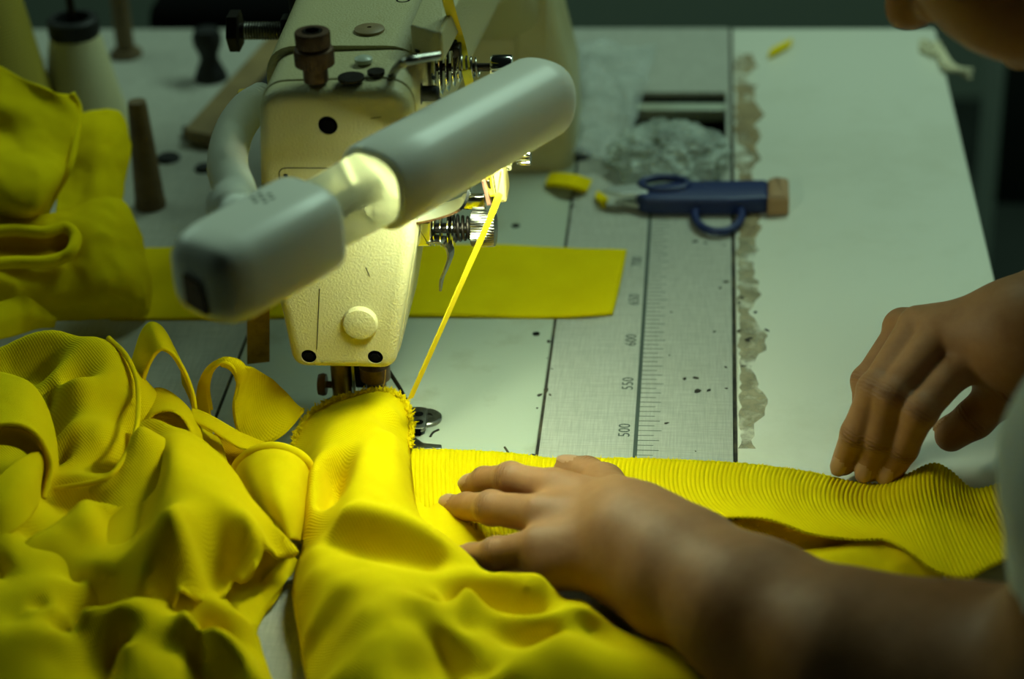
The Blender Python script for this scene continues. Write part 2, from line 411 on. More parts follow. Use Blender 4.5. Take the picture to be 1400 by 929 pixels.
c = at_z(497, 82, ZT); b = MB(); lathe(b, [(.0045, -.001), (.0045, .001), (.003, .0018), (.0001, .002)], c, (0, 0, 1), 24); b.build('rivet', M['bedpaint'], mc)
for px, py, r in ((480, 106, .0066), (514, 98, .0044), (551, 1, .0040), (575, 67, .0030)):
    b = MB(); c = at_z(px, py, ZT); lathe(b, [(r, -.001), (r, .0005), (r * .8, .0006), (.0001, .0001)], c, (0, 0, 1), 24); b.build('oil_plug', M['darksteel'], mc)
b = MB(); tube(b, [at_z(537, 101, ZT - .002), at_z(540, 96, ZT + .006), at_z(545, 90, ZT + .016), at_z(556, 84, ZT + .0215), at_z(575, 80, ZT + .0215), at_z(600, 76, ZT + .020)], .0021, 12, samples=50)
b.build('thread_tube', M['steel'], mc)
# block guide on top
b = MB(); o = [at_z(px, py, ZT + .012)[:2] for px, py in ((561, 36), (604, 48), (668, -75), (612, -82))]
plate_z(b, round_poly(o, .002), ZT - .002, ZT + .013, .0012); b.build('thread_guide_block', M['paint'], mc)
b = MB(); c = at_x(616, 54, -.134); box(b, c - V3(.005, .007, .004), c + V3(.004, .006, .003), .0015); box(b, c + V3(.002, -.012, -.008), c + V3(.006, -.002, .0), .001); lathe(b, [(.0024, 0), (.0024, .006)], c + V3(-.004, -.004, .002), (0, 0, 1), 12)
tg = b.build('tape_guide_clip', M['darksteel'], mc)
# upper tension unit (axis +X)
def disc_stack(mb, c, ax, spec):
    h = 0
    for r, t, g in spec:
        lathe(mb, [(r * .82, h), (r, h + t * .35), (r, h + t * .65), (r * .82, h + t)], c, ax, 36); h += t + g
    return h
AX = V3(1, 0, 0)
c = at_x(603, 92, -.1385); b = MB(); disc_stack(b, c - AX * .004, AX, [(.0150, .0022, .0016), (.0145, .0018, .0014), (.0125, .0018, .0014), (.010, .0016, .001), (.008, .0016, 0)]); ut = b.build('upper_tension', M['chrome'], mc)
b = MB(); lathe(b, [(.0022, -.01), (.0022, .036)], c, AX, 12); b.build('tension_post', M['darksteel'], ut)
def helix(mb, c, ax, r0, r1, L, turns, w):
    u, v, a = frame(ax); P = [np.array(c) + a * L * t + (u * math.cos(2 * PI * turns * t) + v * math.sin(2 * PI * turns * t)) * (r0 + (r1 - r0) * t) for t in np.linspace(0, 1, int(turns * 22))]
    tube(mb, P, w, 6)
b = MB(); helix(b, c + AX * .008, AX, .0065, .0045, .012, 5, .0006); b.build('tension_spring', M['steel'], ut)
b = MB(); lathe(b, [(.006, .026), (.0066, .027), (.0066, .036), (.006, .037), (.0001, .037)], c, AX, 48, {1: .0004, 2: .0004}); b.build('tension_knob', M['chrome'], ut)
b = MB(); tube(b, [at_x(593, 70, -.14), at_x(592, 105, -.138), at_x(596, 130, -.137), at_x(612, 143, -.13), at_x(628, 150, -.125)], .0011, 8, samples=40); b.build('guide_wire', M['chrome'], mc)
b = MB(); c2 = at_y(560, 128, .985); lathe(b, [(.0055, -.004), (.0055, .006), (.004, .0065), (.004, .014), (.003, .015)], c2, AX, 18); b.build('side_stud', M['black'], mc)
# lower tension unit at the head's side
c = at_y(597, 312, .985); c[0] = at_y(588, 312, .985)[0]
b = MB(); o = px2([(569, 292), (592, 292), (592, 327), (569, 327)], .985); plate_y(b, round_poly(o, .001), .976, .992, .001); lt = b.build('tension_bracket', M['chrome'], mc)
b = MB(); h = disc_stack(b, c + AX * .002, AX, [(.0095, .0016, .002), (.010, .0014, .0024), (.0105, .0016, .001), (.010, .0012, .0)]); b.build('tension_disc', M['chrome'], lt)
b = MB(); helix(b, c + AX * .0115, AX, .0072, .0052, .0115, 4.5, .0008); b.build('spring', M['darksteel'], lt)
b = MB(); lathe(b, [(.0028, -.012), (.0028, .03)], c, AX, 12); b.build('tension_post', M['darksteel'], lt)
b = MB(); lathe(b, [(.0085, .0215), (.0097, .022), (.0097, .0325), (.0092, .0342), (.0075, .0347), (.0001, .0347)], c, AX, 88, {1: .0005, 2: .0005}); b.build('tension_knob', M['steel'], lt)
b = MB(); cS = at_y(565, 317, .970); lathe(b, [(.0036, 0), (.0036, .002), (.0028, .0034), (.0001, .004)], cS, (0, -1, 0), 20); b.build('plate_screw', M['steel'], mc)
b = MB(); ribbon(b, [at_y(573, 327, .982), at_y(590, 327, .980), at_y(606, 329, .978), at_y(614, 337, .977), at_y(616, 350, .976), at_y(610, 368, .975), at_y(604, 382, .975), at_y(602, 398, .975)], [.009, .009, .008, .007, .006, .005, .0035, .001], (.35, 1, 0), .0011, 60); b.build('check_spring', M['steel'], mc)
b = MB(); ribbon(b, [at_y(566, 297, .965), at_y(600, 290, .968), at_y(628, 280, .970), at_y(640, 268, .972), at_y(645, 250, .974)], .011, (.2, 1, .3), .0015, 40); b.build('lamp_bracket', M['chrome'], mc)
b = MB(); box(b, at_y(632, 288, .985) , at_y(664, 268, .985) + V3(0, .004, 0), .0012); b.build('guide_arm', M['chrome'], mc)
b = MB()
for i, (x0, x1) in enumerate(((660, 666), (667, 671))):
    o = px2([(x0, 238), (x1, 238), (x1 + 8, 272), (x0 + 8, 272)], .98); plate_y(b, round_poly(o, .0004), .972, .990, .0003, m=i)
b.build('guide_plate', [simple('pinkish_plastic', (150, 104, 82), .5), M['steel']], mc)
b = MB(); o = px2([(671, 228), (689, 226), (694, 271), (678, 273)], .975); plate_y(b, round_poly(o, .001), .970, .988, .0012); b.build('felt_pad', simple('cream_block', (176, 158, 88), .7), mc)
b = MB(); o = px2([(686, 218), (700, 218), (700, 228), (686, 228)], .990); plate_y(b, round_poly(o, .0005), .985, .998, .0005); b.build('guide_end', M['paint'], mc)
b = MB(); c = at_y(706, 216, 1.0); lathe(b, [(.0032, 0), (.0038, .0006), (.0038, .007), (.003, .0076), (.0001, .0077)], c, AX, 40, {1: .0005, 2: .0005}); b.build('thumb_screw', M['chrome'], mc)
# bars below the head
b = MB(); c = at_y(467, 520, 1.0); lathe(b, [(.0056, -.040), (.0056, .045)], c, (0, 0, 1), 24); pb = b.build('presser_bar', M['brass'], mc)
b = MB(); lathe(b, [(.0085, -.040), (.0125, -.034), (.012, -.016), (.007, -.0135), (.0060, -.0135)], c, (0, 0, 1), 24); box(b, c + V3(-.013, -.012, -.052), c + V3(.012, .02, -.036), .003); b.build('presser_foot', M['darksteel'], pb)
b = MB(); lathe(b, [(.002, 0), (.002, .004), (.0058, .0042), (.0064, .006), (.0058, .0085), (.003, .009)], c + V3(-.0045, 0, -.003), (-1, 0, 0), 22); b.build('thumb_screw', M['brown'], pb)
b = MB(); box(b, c + V3(.0066, -.004, -.02), c + V3(.0084, .004, .03), .0004); b.build('needle_guard', M['chrome'], pb)
c = at_y(513, 512, .997); b = MB(); lathe(b, [(.0032, -.045), (.0032, -.016), (.0052, -.015), (.0058, -.004), (.0085, -.002), (.0085, .006), (.005, .007), (.005, .03)], c, (0, 0, 1), 22); b.build('needle_bar', M['brown'], mc)
b = MB(); box(b, c + V3(-.018, .004, -.012), c + V3(-.003, .012, .006), .002); tube(b, [c + V3(.006, .006, .0), c + V3(.012, .008, -.014), c + V3(.018, .008, -.030)], .0012, 8); b.build('guide_finger', M['darksteel'], mc)
# hand lifter behind the head
b = MB(); ribbon(b, [at_y(351, 330, 1.02), at_y(352, 380, 1.02), at_y(353, 440, 1.02), at_y(353, 494, 1.02)], .0125, (1, .25, 0), .0045, 30); b.build('lifting_lever', M['brass'], mc)
# bolt on the arm's far side
c = at_y(408, 42, 1.12); b = MB(); lathe(b, [(.0048, 0), (.0048, .031)], c - AX * .033, AX, 20); lathe(b, [(.0115, -.0065), (.0120, -.006), (.0120, -.0005), (.0110, 0)], c - AX * .033, AX, 6); bolt = b.build('stop_bolt', M['darksteel'], mc)
b = MB(); lathe(b, [(.009, 0), (.0098, .001), (.0098, .006), (.009, .007)], c - AX * .009, AX, 6); b.build('nut', M['darksteel'], bolt)
b = MB()
for i in range(14): lathe(b, [(.0048, 0), (.0054, .0007), (.0048, .0014)], c + AX * (-.031 + i * .0016), AX, 16)
b.build('thread', M['steel'], bolt)
b = MB(); box(b, c + V3(-.003, -.008, -.05), c + V3(.012, .05, .035), .003); b.build('side_bracket', M['black'], mc)
# screws on the bed
for px, py, r in ((733, 457, .0022), (705, 309, .0028)):
    b = MB(); lathe(b, [(r, -.001), (r, .0004), (r * .7, .0005)], at_z(px, py), (0, 0, 1), 18); b.build('bed_screw', M['void'], bed)
for pts in (((588, 598), (592, 592), (600, 588)), ((690, 612), (694, 618), (695, 624))):
    b = MB(); tube(b, [at_z(px, py, .0001) for px, py in pts], .0007, 6, samples=8); b.build('paint_chip', M['grime'], bed)
# seam guide by the needle plate
b = MB(); lathe(b, [(.0085, 0), (.0085, .0018), (.0078, .0024), (.0035, .0024), (.0033, .0014), (.0001, .0014)], at_z(583, 574), (0, 0, 1), 32); gd = b.build('seam_guide', M['steel'], mc)
b = MB(); o = [at_z(px, py, .004)[:2] for px, py in ((558, 558), (584, 558), (584, 574), (581, 588), (558, 588))]; plate_z(b, round_poly(o, .0025), .0026, .0048, .0005); b.build('slotted_plate', M['steel'], gd)
b = MB()
for py in (567, 578): lathe(b, [(.0024, 0), (.0024, .0004)], at_z(573, py, .0046), (0, 0, 1), 16)
box(b, at_z(564, 597, 0) + V3(0, 0, .0), at_z(578, 586, 0) + V3(0, .002, .0046), .0005); b.build('slot', M['void'], gd)
b = MB(); o = [at_z(px, py, .002)[:2] for px, py in ((556, 600), (568, 600), (580, 608), (604, 610), (604, 616), (556, 616))]; plate_z(b, round_poly(o, .0015), 0, .003, .0005); b.build('guide_foot', M['steel'], gd)
b = MB(); tube(b, [at_y(527, 506, .985), at_y(526, 520, .985), at_y(523, 536, .985)], .0003, 5, samples=8); b.build('needle_thread', simple('yellow_thread', (190, 150, 60), .7), mc)

# ================================================================== work lamp
LA, LB = V3(-.203, .794, .2), V3(-.085, .976, .2); LD = unit(LB - LA); LS = V3(LD[1], -LD[0], 0)   # side towards camera/right
lamp = thing('work_lamp', 'milky white tubular lamp on a ribbed hose in front of the machine head', 'lamp', LA - V3(0, 0, .02))
def sup(s, r, e=3.0, n=48, sc=1.0):
    c = LA + LD * s; out = []
    for i in range(n):
        a = 2 * PI * i / n; ca, sa = math.cos(a), math.sin(a)
        out.append(c + (LS * np.sign(ca) * abs(ca) ** (2 / e) + V3(0, 0, 1) * np.sign(sa) * abs(sa) ** (2 / e)) * r * sc)
    return out
b = MB(); loft(b, [sup(s, r, 3.6) for s, r in ((-.0205, .006), (-.0200, .0125), (-.018, .0165), (-.013, .0192), (-.004, .0205), (.03, .0206), (.048, .0206), (.051, .0200), (.0525, .0185))]); hs = b.build('housing', M['lampw'], lamp)
b = MB(); loft(b, [sup(s, r, 2.6) for s, r in ((.0522, .0150), (.0535, .0156), (.0915, .0168), (.0925, .016))]); b.build('clear_collar', M['clear'], lamp)
b = MB(); loft(b, [sup(s, r, 4) for s, r in ((.0515, .0035), (.0935, .0035))]); 
b.build('collar_core', M['lampw'], lamp)
b = MB(); prof = [(.0925, .0165), (.093, .0195), (.0945, .0205), (.12, .0206), (.17, .0204), (.215, .0200)]
prof += [(.215 + .019 * math.sin(a), .0200 * math.cos(a) ** .8 + .0002) for a in np.linspace(.15, PI / 2 - .02, 9)]
loft(b, [sup(s, r, 2.5) for s, r in prof]); tb = b.build('diffuser_tube', M['lampw'], lamp)
b = MB(); n = 24
for (s0, s1) in ((.106, .205),):
    c0, c1 = LA + LD * s0, LA + LD * s1; w = .0068; z = -.0207
    V = [c + LS * a * w + V3(0, 0, z + dz) for c in (c0, c1) for a in (-1, 1) for dz in (0, .003)]
    b.add(V, [(0, 2, 6, 4), (1, 5, 7, 3), (0, 1, 3, 2), (4, 6, 7, 5), (0, 4, 5, 1), (2, 3, 7, 6)])
b.build('led_panel', M['led'], lamp, label='glowing strip of leds under the tube')
b = MB()
for i, (a, q) in enumerate(((0, 0), (.0042, 0), (-.0042, 0), (.0021, .0037), (-.0021, .0037), (.0021, -.0037), (-.0021, -.0037))):
    lathe(b, [(.0011, 0), (.0011, .0004)], LA + LD * (.027 + a) + LS * (q - .004) + V3(0, 0, .0204), (0, 0, 1), 12)
b.build('vent_hole', simple('vent_grey', (120, 124, 110), .8), hs)
b = MB(); c = LA + LD * -.0205 - V3(0, 0, .004) ; loft(b, [[c + LS * (x * .006) + V3(0, 0, z) + LD * k for x, z in ((-1, -.006), (1, -.008), (.6, .006), (-1, .008))] for k in (-.0016, .004)]); b.build('switch', M['brown'], hs, label='brown rocker switch')
g0 = LA + LD * .030 - LS * .019 + V3(0, 0, .004)
P = [g0, g0 - LS * .010 + V3(0, 0, .004), at_d(322, 266, 1.0), at_d(311, 228, 1.05), at_d(318, 185, 1.095), at_d(338, 152, 1.13), at_d(362, 136, 1.145)]
pp = smooth_path(P, 700); rad = [.0078 + .0024 * (.5 + .5 * math.sin(i * 2 * PI / 9)) for i in range(700)]
b = MB(); tube(b, pp, rad, 20); b.build('ribbed_hose', M['hose'], lamp)
b = MB(); lathe(b, [(.0095, -.010), (.0112, -.006), (.0108, .004), (.0098, .008)], g0, -LS + V3(0, 0, .3), 28); b.build('hose_socket', M['lampw'], lamp)
b = MB(); o = px2([(326, 122), (352, 119), (356, 136), (328, 140)], 1.06); plate_y(b, round_poly(o, .001), 1.055, 1.06, .0005); b.build('tape_wrap', simple('yellow_tape', (190, 160, 30), .6), lamp)

# ================================================================== elastic tape running down to the cloth
def tape_path(): return [at_d(604, -60, 1.02), at_d(612, 0, 1.06), at_y(630, 62, 1.03), at_y(641, 112, 1.01), at_y(658, 190, .990), at_y(674, 262, .972), at_y(679, 276, .969), at_y(620, 412, .962), at_y(561, 545, .958)]
b = MB(); ribbon(b, tape_path(), [.0056, .0056, .0052, .005, .005, .004, .0032, .0030, .0030], (1, .55, .25), .0011, 120)
tp = b.build('elastic_tape', simple('yellow_elastic', (234, 206, 6), .75, 0, (2600, .3, .0004)), None, loc=at_y(561, 545, .958)); tag(tp, 'narrow yellow elastic tape fed down past the machine head to the cloth', 'elastic tape')
# ================================================================== cloth helpers
def cloth_mat(name, col, dark, period=.0016, rib=None):
    k = NT(name); b = k.b; b.inputs['Roughness'].default_value = .95; b.inputs['Specular IOR Level'].default_value = .08
    b.inputs['Sheen Weight'].default_value = .10; b.inputs['Sheen Roughness'].default_value = .5; b.inputs['Sheen Tint'].default_value = lin(*col)
    b.inputs['Subsurface Weight'].default_value = .05; b.inputs['Subsurface Radius'].default_value = (.004, .003, .0005); b.inputs['Subsurface Scale'].default_value = 1.0
    v = k.coord('UV'); f = k.noise(k.coord(), 34, 5, .6)
    k.l(k.mix(k.ramp(f, [(.3, (0, 0, 0)), (.75, (1, 1, 1))]), lin(*col), lin(*dark)), b.inputs['Base Color'])
    sx = k.n('ShaderNodeSeparateXYZ'); k.l(v, sx.inputs[0])
    w1 = k.math('SINE', k.math('MULTIPLY', sx.outputs[0], 2 * PI / period)); w2 = k.math('SINE', k.math('MULTIPLY', sx.outputs[1], 2 * PI / period))
    h = k.math('MULTIPLY', w1, w2)
    n1 = k.bump(h, .4, period * .25); k.bump(k.noise(k.coord(), 900, 2), .12, .0005, n1)
    return k.m
M['yel'] = cloth_mat('yellow_knit', (233, 206, 2), (224, 194, 0))
M['yel_rib'] = cloth_mat('yellow_rib_knit', (237, 212, 2), (229, 202, 0), .0012)
M['yel_in'] = cloth_mat('yellow_knit_inner_shade', (214, 170, 4), (200, 150, 2), .0018)  # deeper orange yellow: shade of insides and hollows put into the colour

def W(p):
    q = at_z(p[0], p[1], p[2] / 1000)
    if len(p) > 3: q = V3(q[0], q[1] + p[3] / 1000, (p[4] if len(p) > 4 else 0) / 1000)
    return q
def mq_fit(P, c):
    n = len(P); d = np.linalg.norm(P[:, None, :2] - P[None, :, :2], axis=2)
    A = np.zeros((n + 3, n + 3)); A[:n, :n] = -np.sqrt(d * d + c * c) + np.eye(n) * 9e-4; A[:n, n] = 1; A[:n, n + 1:n + 3] = P[:, :2]; A[n:, :n] = A[:n, n:].T
    return np.linalg.solve(A, np.r_[P[:, 2], 0, 0, 0])
def mq_eval(P, k, c, Q):
    d = np.linalg.norm(Q[:, None] - P[None, :, :2], axis=2)
    return -np.sqrt(d * d + c * c) @ k[:len(P)] + k[len(P)] + Q @ k[len(P) + 1:]
from mathutils import noise as mnoise
def wob(p, f, seed=0.): return mnoise.noise(Vector((p[0] * f + seed, p[1] * f - seed, p[2] * f)))
def finish(o, th, sub=0):
    if sub:
        m = o.modifiers.new('s', 'SUBSURF'); m.levels = m.render_levels = sub
    m = o.modifiers.new('t', 'SOLIDIFY'); m.thickness = th; m.offset = -1
    return o
def hfield(name, mat, outline, folds, parent=None, loc=None, c=.004, res=.0024, th=.0016, wobble=.0012, seed=1., zmin=.0012):
    """a laid cloth whose height is interpolated through fold lines; every point is (px, py, height mm)"""
    O = np.array([W(p) for p in outline]); Fp = [W(L[0]) for L in folds]
    # densify outline
    D = smooth_path(np.vstack([O, O[:1]]), max(60, int(np.sum(np.linalg.norm(np.diff(np.vstack([O, O[:1]]), axis=0), axis=1)) / res)))[:-1]
    for L in folds:
        q0 = np.array([W(p) for p in L]); ln = np.sum(np.linalg.norm(np.diff(q0, axis=0), axis=1))
        if len(L) > 1: Fp += list(smooth_path(q0, max(3, int(ln / .0045))))
    P = np.vstack([D[::4], np.array(Fp)])
    keep = []
    for i, p in enumerate(P):
        if all(np.hypot(*(p[:2] - P[j][:2])) > .0028 for j in keep): keep.append(i)
    P = P[keep]; k = mq_fit(P, c)
    lo, hi = D[:, :2].min(0), D[:, :2].max(0); pts = []
    for i, x in enumerate(np.arange(lo[0], hi[0], res)):
        for y in np.arange(lo[1] + (i % 2) * res / 2, hi[1], res): pts.append((x, y))
    pts = np.array(pts)
    x, y = pts[:, 0], pts[:, 1]; ins = np.zeros(len(pts), bool); md = np.full(len(pts), 1e9)
    for a, bb in zip(D, np.roll(D, -1, 0)):
        cnd = (a[1] > y) != (bb[1] > y)
        with np.errstate(divide='ignore', invalid='ignore'): ins ^= cnd & (x < (bb[0] - a[0]) * (y - a[1]) / (bb[1] - a[1]) + a[0])
        md = np.minimum(md, (x - a[0]) ** 2 + (y - a[1]) ** 2)
    pts = pts[ins & (md > (res * .6) ** 2)]
    N = len(D); co = [Vector(p[:2]) for p in D] + [Vector(p) for p in pts]
    vs, es, fs, *_ = delaunay_2d_cdt(co, [], [list(range(N))], 1, 1e-6)
    Q = np.array([tuple(v) for v in vs]); Z = mq_eval(P, k, c, Q)
    Z += np.array([wob((q[0], q[1], 0), 38, seed) * wobble + wob((q[0], q[1], 0), 95, seed + 5) * wobble * .35 for q in Q])
    Z = np.maximum(Z, zmin)
    mb = MB(); mb.add(np.c_[Q, Z], [tuple(f) for f in fs], 0, Q)
    o = mb.build(name, mat, parent, loc=loc, sharp=0); 
    # make the faces look up
    if sum(p.normal.z for p in o.data.polygons) < 0: o.data.flip_normals()
    return finish(o, th)
def bspl(P, n):
    """resample rows of control points along axis 0 (Catmull-Rom)"""
    return smooth_path(P, n)
def patch(name, mat, rows, parent=None, loc=None, nu=40, nv=60, th=.0014, wobble=.0008, seed=2., mb=None, raw=False, flip=False):
    """cloth panel lofted through rows of control points (px, py, height mm)"""
    R = [smooth_path([W(p) if not raw else np.array(p) for p in r], nv) for r in rows]
    R = np.array(R)                                        # rows x nv x 3
    G = np.stack([smooth_path(R[:, j], nu) if len(R) > 2 else np.array([R[0, j] + (R[1, j] - R[0, j]) * t for t in np.linspace(0, 1, nu)]) for j in range(nv)], 1)
    du = np.gradient(G, axis=0); dv = np.gradient(G, axis=1); nn = np.cross(du, dv); nn /= np.linalg.norm(nn, axis=2)[..., None] + 1e-12
    for i in range(nu):
        for j in range(nv): G[i, j] += nn[i, j] * (wob(G[i, j], 45, seed) * wobble + wob(G[i, j], 130, seed) * wobble * .3)
    G[..., 2] = np.maximum(G[..., 2], .0012)
    su = np.cumsum(np.r_[0, np.linalg.norm(np.diff(G[:, nv // 2], axis=0), axis=1)]); sv = np.cumsum(np.r_[0, np.linalg.norm(np.diff(G[nu // 2], axis=0), axis=1)])
    uv = [(su[i], sv[j]) for i in range(nu) for j in range(nv)]
    F = grid_faces(nu, nv)
    if flip: F = [f[::-1] for f in F]
    m = MB(); m.add(G.reshape(-1, 3), F, 0, uv)
    o = m.build(name, mat, parent, loc=loc, sharp=0)
    return finish(o, th)
def roll_edge(name, mat, pts, r, parent, n=90, fuzz=0., flat=1.0):
    """stitched hem / overlock edge running along pts (px, py, height mm)"""
    P = smooth_path([W(p) for p in pts], n * (4 if fuzz else 1)); mb = MB()
    if fuzz: P = P + np.array([[rng.normal(0, fuzz), rng.normal(0, fuzz), rng.normal(0, fuzz)] for _ in P])
    rad = r if not fuzz else [r * (1 + rng.uniform(-.4, .5)) for _ in P]
    if fuzz:
        N = len(P); mb2 = mb; T = np.gradient(P, axis=0)
        tube(mb, P, r, 7)
        for i in range(0, N, 1):                            # loose looped stitches of the overlocked edge
            d = unit(rng.normal(0, 1, 3)); d[2] = abs(d[2]); tube(mb, [P[i], P[i] + d * r * 1.2, P[i] + d * r * rng.uniform(1.4, 2.6)], [r * .4, r * .3, r * .15], 4)
    else: tube(mb, P, rad, 10)
    return mb.build(name, mat, parent, sharp=0)
# ================================================================== yellow strip lying flat behind the needle
st = patch('cloth_strip', M['yel'], [[(150, 436, 1), (230, 436, 1.2), (340, 434, 1.5), (480, 432, 1.4), (620, 431, 2), (740, 433, 1.6), (800, 430, 3), (838, 428, 2)],
    [(150, 390, 1), (230, 390, 1.5), (340, 388, 1.5), (480, 386, 1.6), (620, 384, 2), (745, 388, 1.6), (808, 388, 3.5), (848, 388, 2)],
    [(150, 340, 1.2), (230, 338, 1.5), (340, 336, 1.5), (480, 335, 1.6), (620, 334, 3), (690, 334, 4), (760, 338, 2), (857, 341, 2)]], None, loc=W((840, 430, 0)), nu=30, nv=90, th=.0016, wobble=.0005)
tag(st, 'flat yellow fabric strip lying on the table behind the machine head', 'fabric strip')

# ================================================================== ribbed waistband strip guided by both hands
def rib_strip():
    top = [(520, 616, 2), (600, 616, 2.5), (690, 620, 3), (760, 628, 3.5), (870, 628, 4), (1000, 634, 4), (1090, 644, 4), (1150, 656, 4), (1200, 662, 5), (1238, 650, 10), (1275, 634, 18), (1300, 644, 14), (1330, 668, 8), (1370, 660, 12), (1405, 646, 16)]
    mid = [(520, 660, 2), (600, 662, 3), (690, 668, 3), (755, 672, 4), (860, 672, 4), (975, 676, 6), (1060, 680, 9), (1120, 694, 10), (1180, 700, 9), (1220, 694, 12), (1262, 690, 16), (1300, 698, 14), (1340, 706, 12), (1380, 702, 14), (1420, 690, 16)]
    bot = [(520, 735, 2), (600, 742, 2), (690, 748, 2), (745, 748, 2.5), (840, 728, 6), (940, 712, 12), (1040, 708, 18), (1110, 730, 14), (1170, 738, 13), (1210, 738, 15), (1245, 756, 16), (1275, 778, 14), (1318, 792, 12), (1355, 775, 14), (1440, 735, 16)]
    nv = 1900; R = [smooth_path([W((p[0], p[1], p[2] + 1.2)) for p in r], nv) for r in (top, mid, bot)]; nu = 36
    G = np.zeros((nu, nv, 3)); t = np.linspace(0, 1, nu)[:, None, None]
    A, B, C = [np.array(r)[None] for r in R]
    G = A * (2 * (t - .5) * (t - 1)) + B * (-4 * t * (t - 1)) + C * (2 * t * (t - .5))
    du = np.gradient(G, axis=0); dv = np.gradient(G, axis=1); nn = np.cross(du, dv); nn /= np.linalg.norm(nn, axis=2)[..., None] + 1e-12
    nn *= np.where(nn[..., 2:] < 0, -1, 1)
    s = np.cumsum(np.r_[0, np.linalg.norm(np.diff(G[0], axis=0), axis=1)])
    ph = s[None, :] / .00235; rb = np.abs(np.sin(PI * ph)) ** .7
    edge = np.clip(np.linspace(0, 1, nu) * 18, 0, 1)[:, None]
    G = G + nn * ((rb * .0011 - .0005) * (.5 + .5 * edge) )[..., None]
    G[0, :, 1] += rb[0] * .0006
    G[..., 2] = np.maximum(G[..., 2], .0013)
    m = MB(); uv = [(i * .002, s[j]) for i in range(nu) for j in range(nv)]; m.add(G.reshape(-1, 3), grid_faces(nu, nv), 0, uv)
    o = m.build('ribbed_band', M['yel_rib'], None, loc=W((900, 630, 0)), sharp=0)
    if sum(p.normal.z for p in o.data.polygons) < 0: o.data.flip_normals()
    return finish(o, .0012)
rib = rib_strip(); tag(rib, 'ribbed yellow waistband strip stretched across the table under both hands', 'ribbed band')
OFF[rib] = W((900, 630, 0))
roll_edge('band_edge', M['yel_rib'], [(520, 616, 3), (600, 616, 3), (690, 620, 3.6), (760, 628, 4), (870, 628, 4.4), (1000, 634, 4.4), (1090, 644, 4.4), (1150, 656, 4.4)], .0007, rib, 120, .0002)
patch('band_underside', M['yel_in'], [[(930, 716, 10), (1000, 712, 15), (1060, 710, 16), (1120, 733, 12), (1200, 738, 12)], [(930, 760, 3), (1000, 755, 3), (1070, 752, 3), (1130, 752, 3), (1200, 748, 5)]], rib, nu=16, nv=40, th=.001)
patch('lower_fold', M['yel'], [[(1010, 768, 4), (1080, 755, 5), (1150, 744, 10), (1205, 737, 13), (1240, 745, 14), (1270, 768, 10), (1290, 790, 5)], [(1010, 790, 6), (1080, 778, 7), (1150, 765, 9), (1205, 762, 10), (1235, 770, 11), (1262, 786, 8), (1280, 800, 4)], [(1010, 830, 1.5), (1080, 820, 1.5), (1150, 812, 1.5), (1205, 808, 1.5), (1240, 808, 1.5), (1262, 808, 1.5), (1275, 810, 1.5)]], rib, nu=24, nv=50, label=None) if False else patch('lower_fold', M['yel'], [[(1010, 768, 4), (1080, 755, 5), (1150, 744, 10), (1205, 737, 13), (1240, 745, 14), (1270, 768, 10), (1290, 790, 5)], [(1010, 790, 6), (1080, 778, 7), (1150, 765, 9), (1205, 762, 10), (1235, 770, 11), (1262, 786, 8), (1280, 800, 4)], [(1010, 830, 1.5), (1080, 820, 1.5), (1150, 812, 1.5), (1205, 808, 1.5), (1240, 808, 1.5), (1262, 808, 1.5), (1275, 810, 1.5)]], rib, nu=24, nv=50)

# ================================================================== garment being sewn
ga = thing('yellow_garment', 'bright yellow knit garment held under the needle with an overlocked edge', 'garment', W((520, 640, 0)))
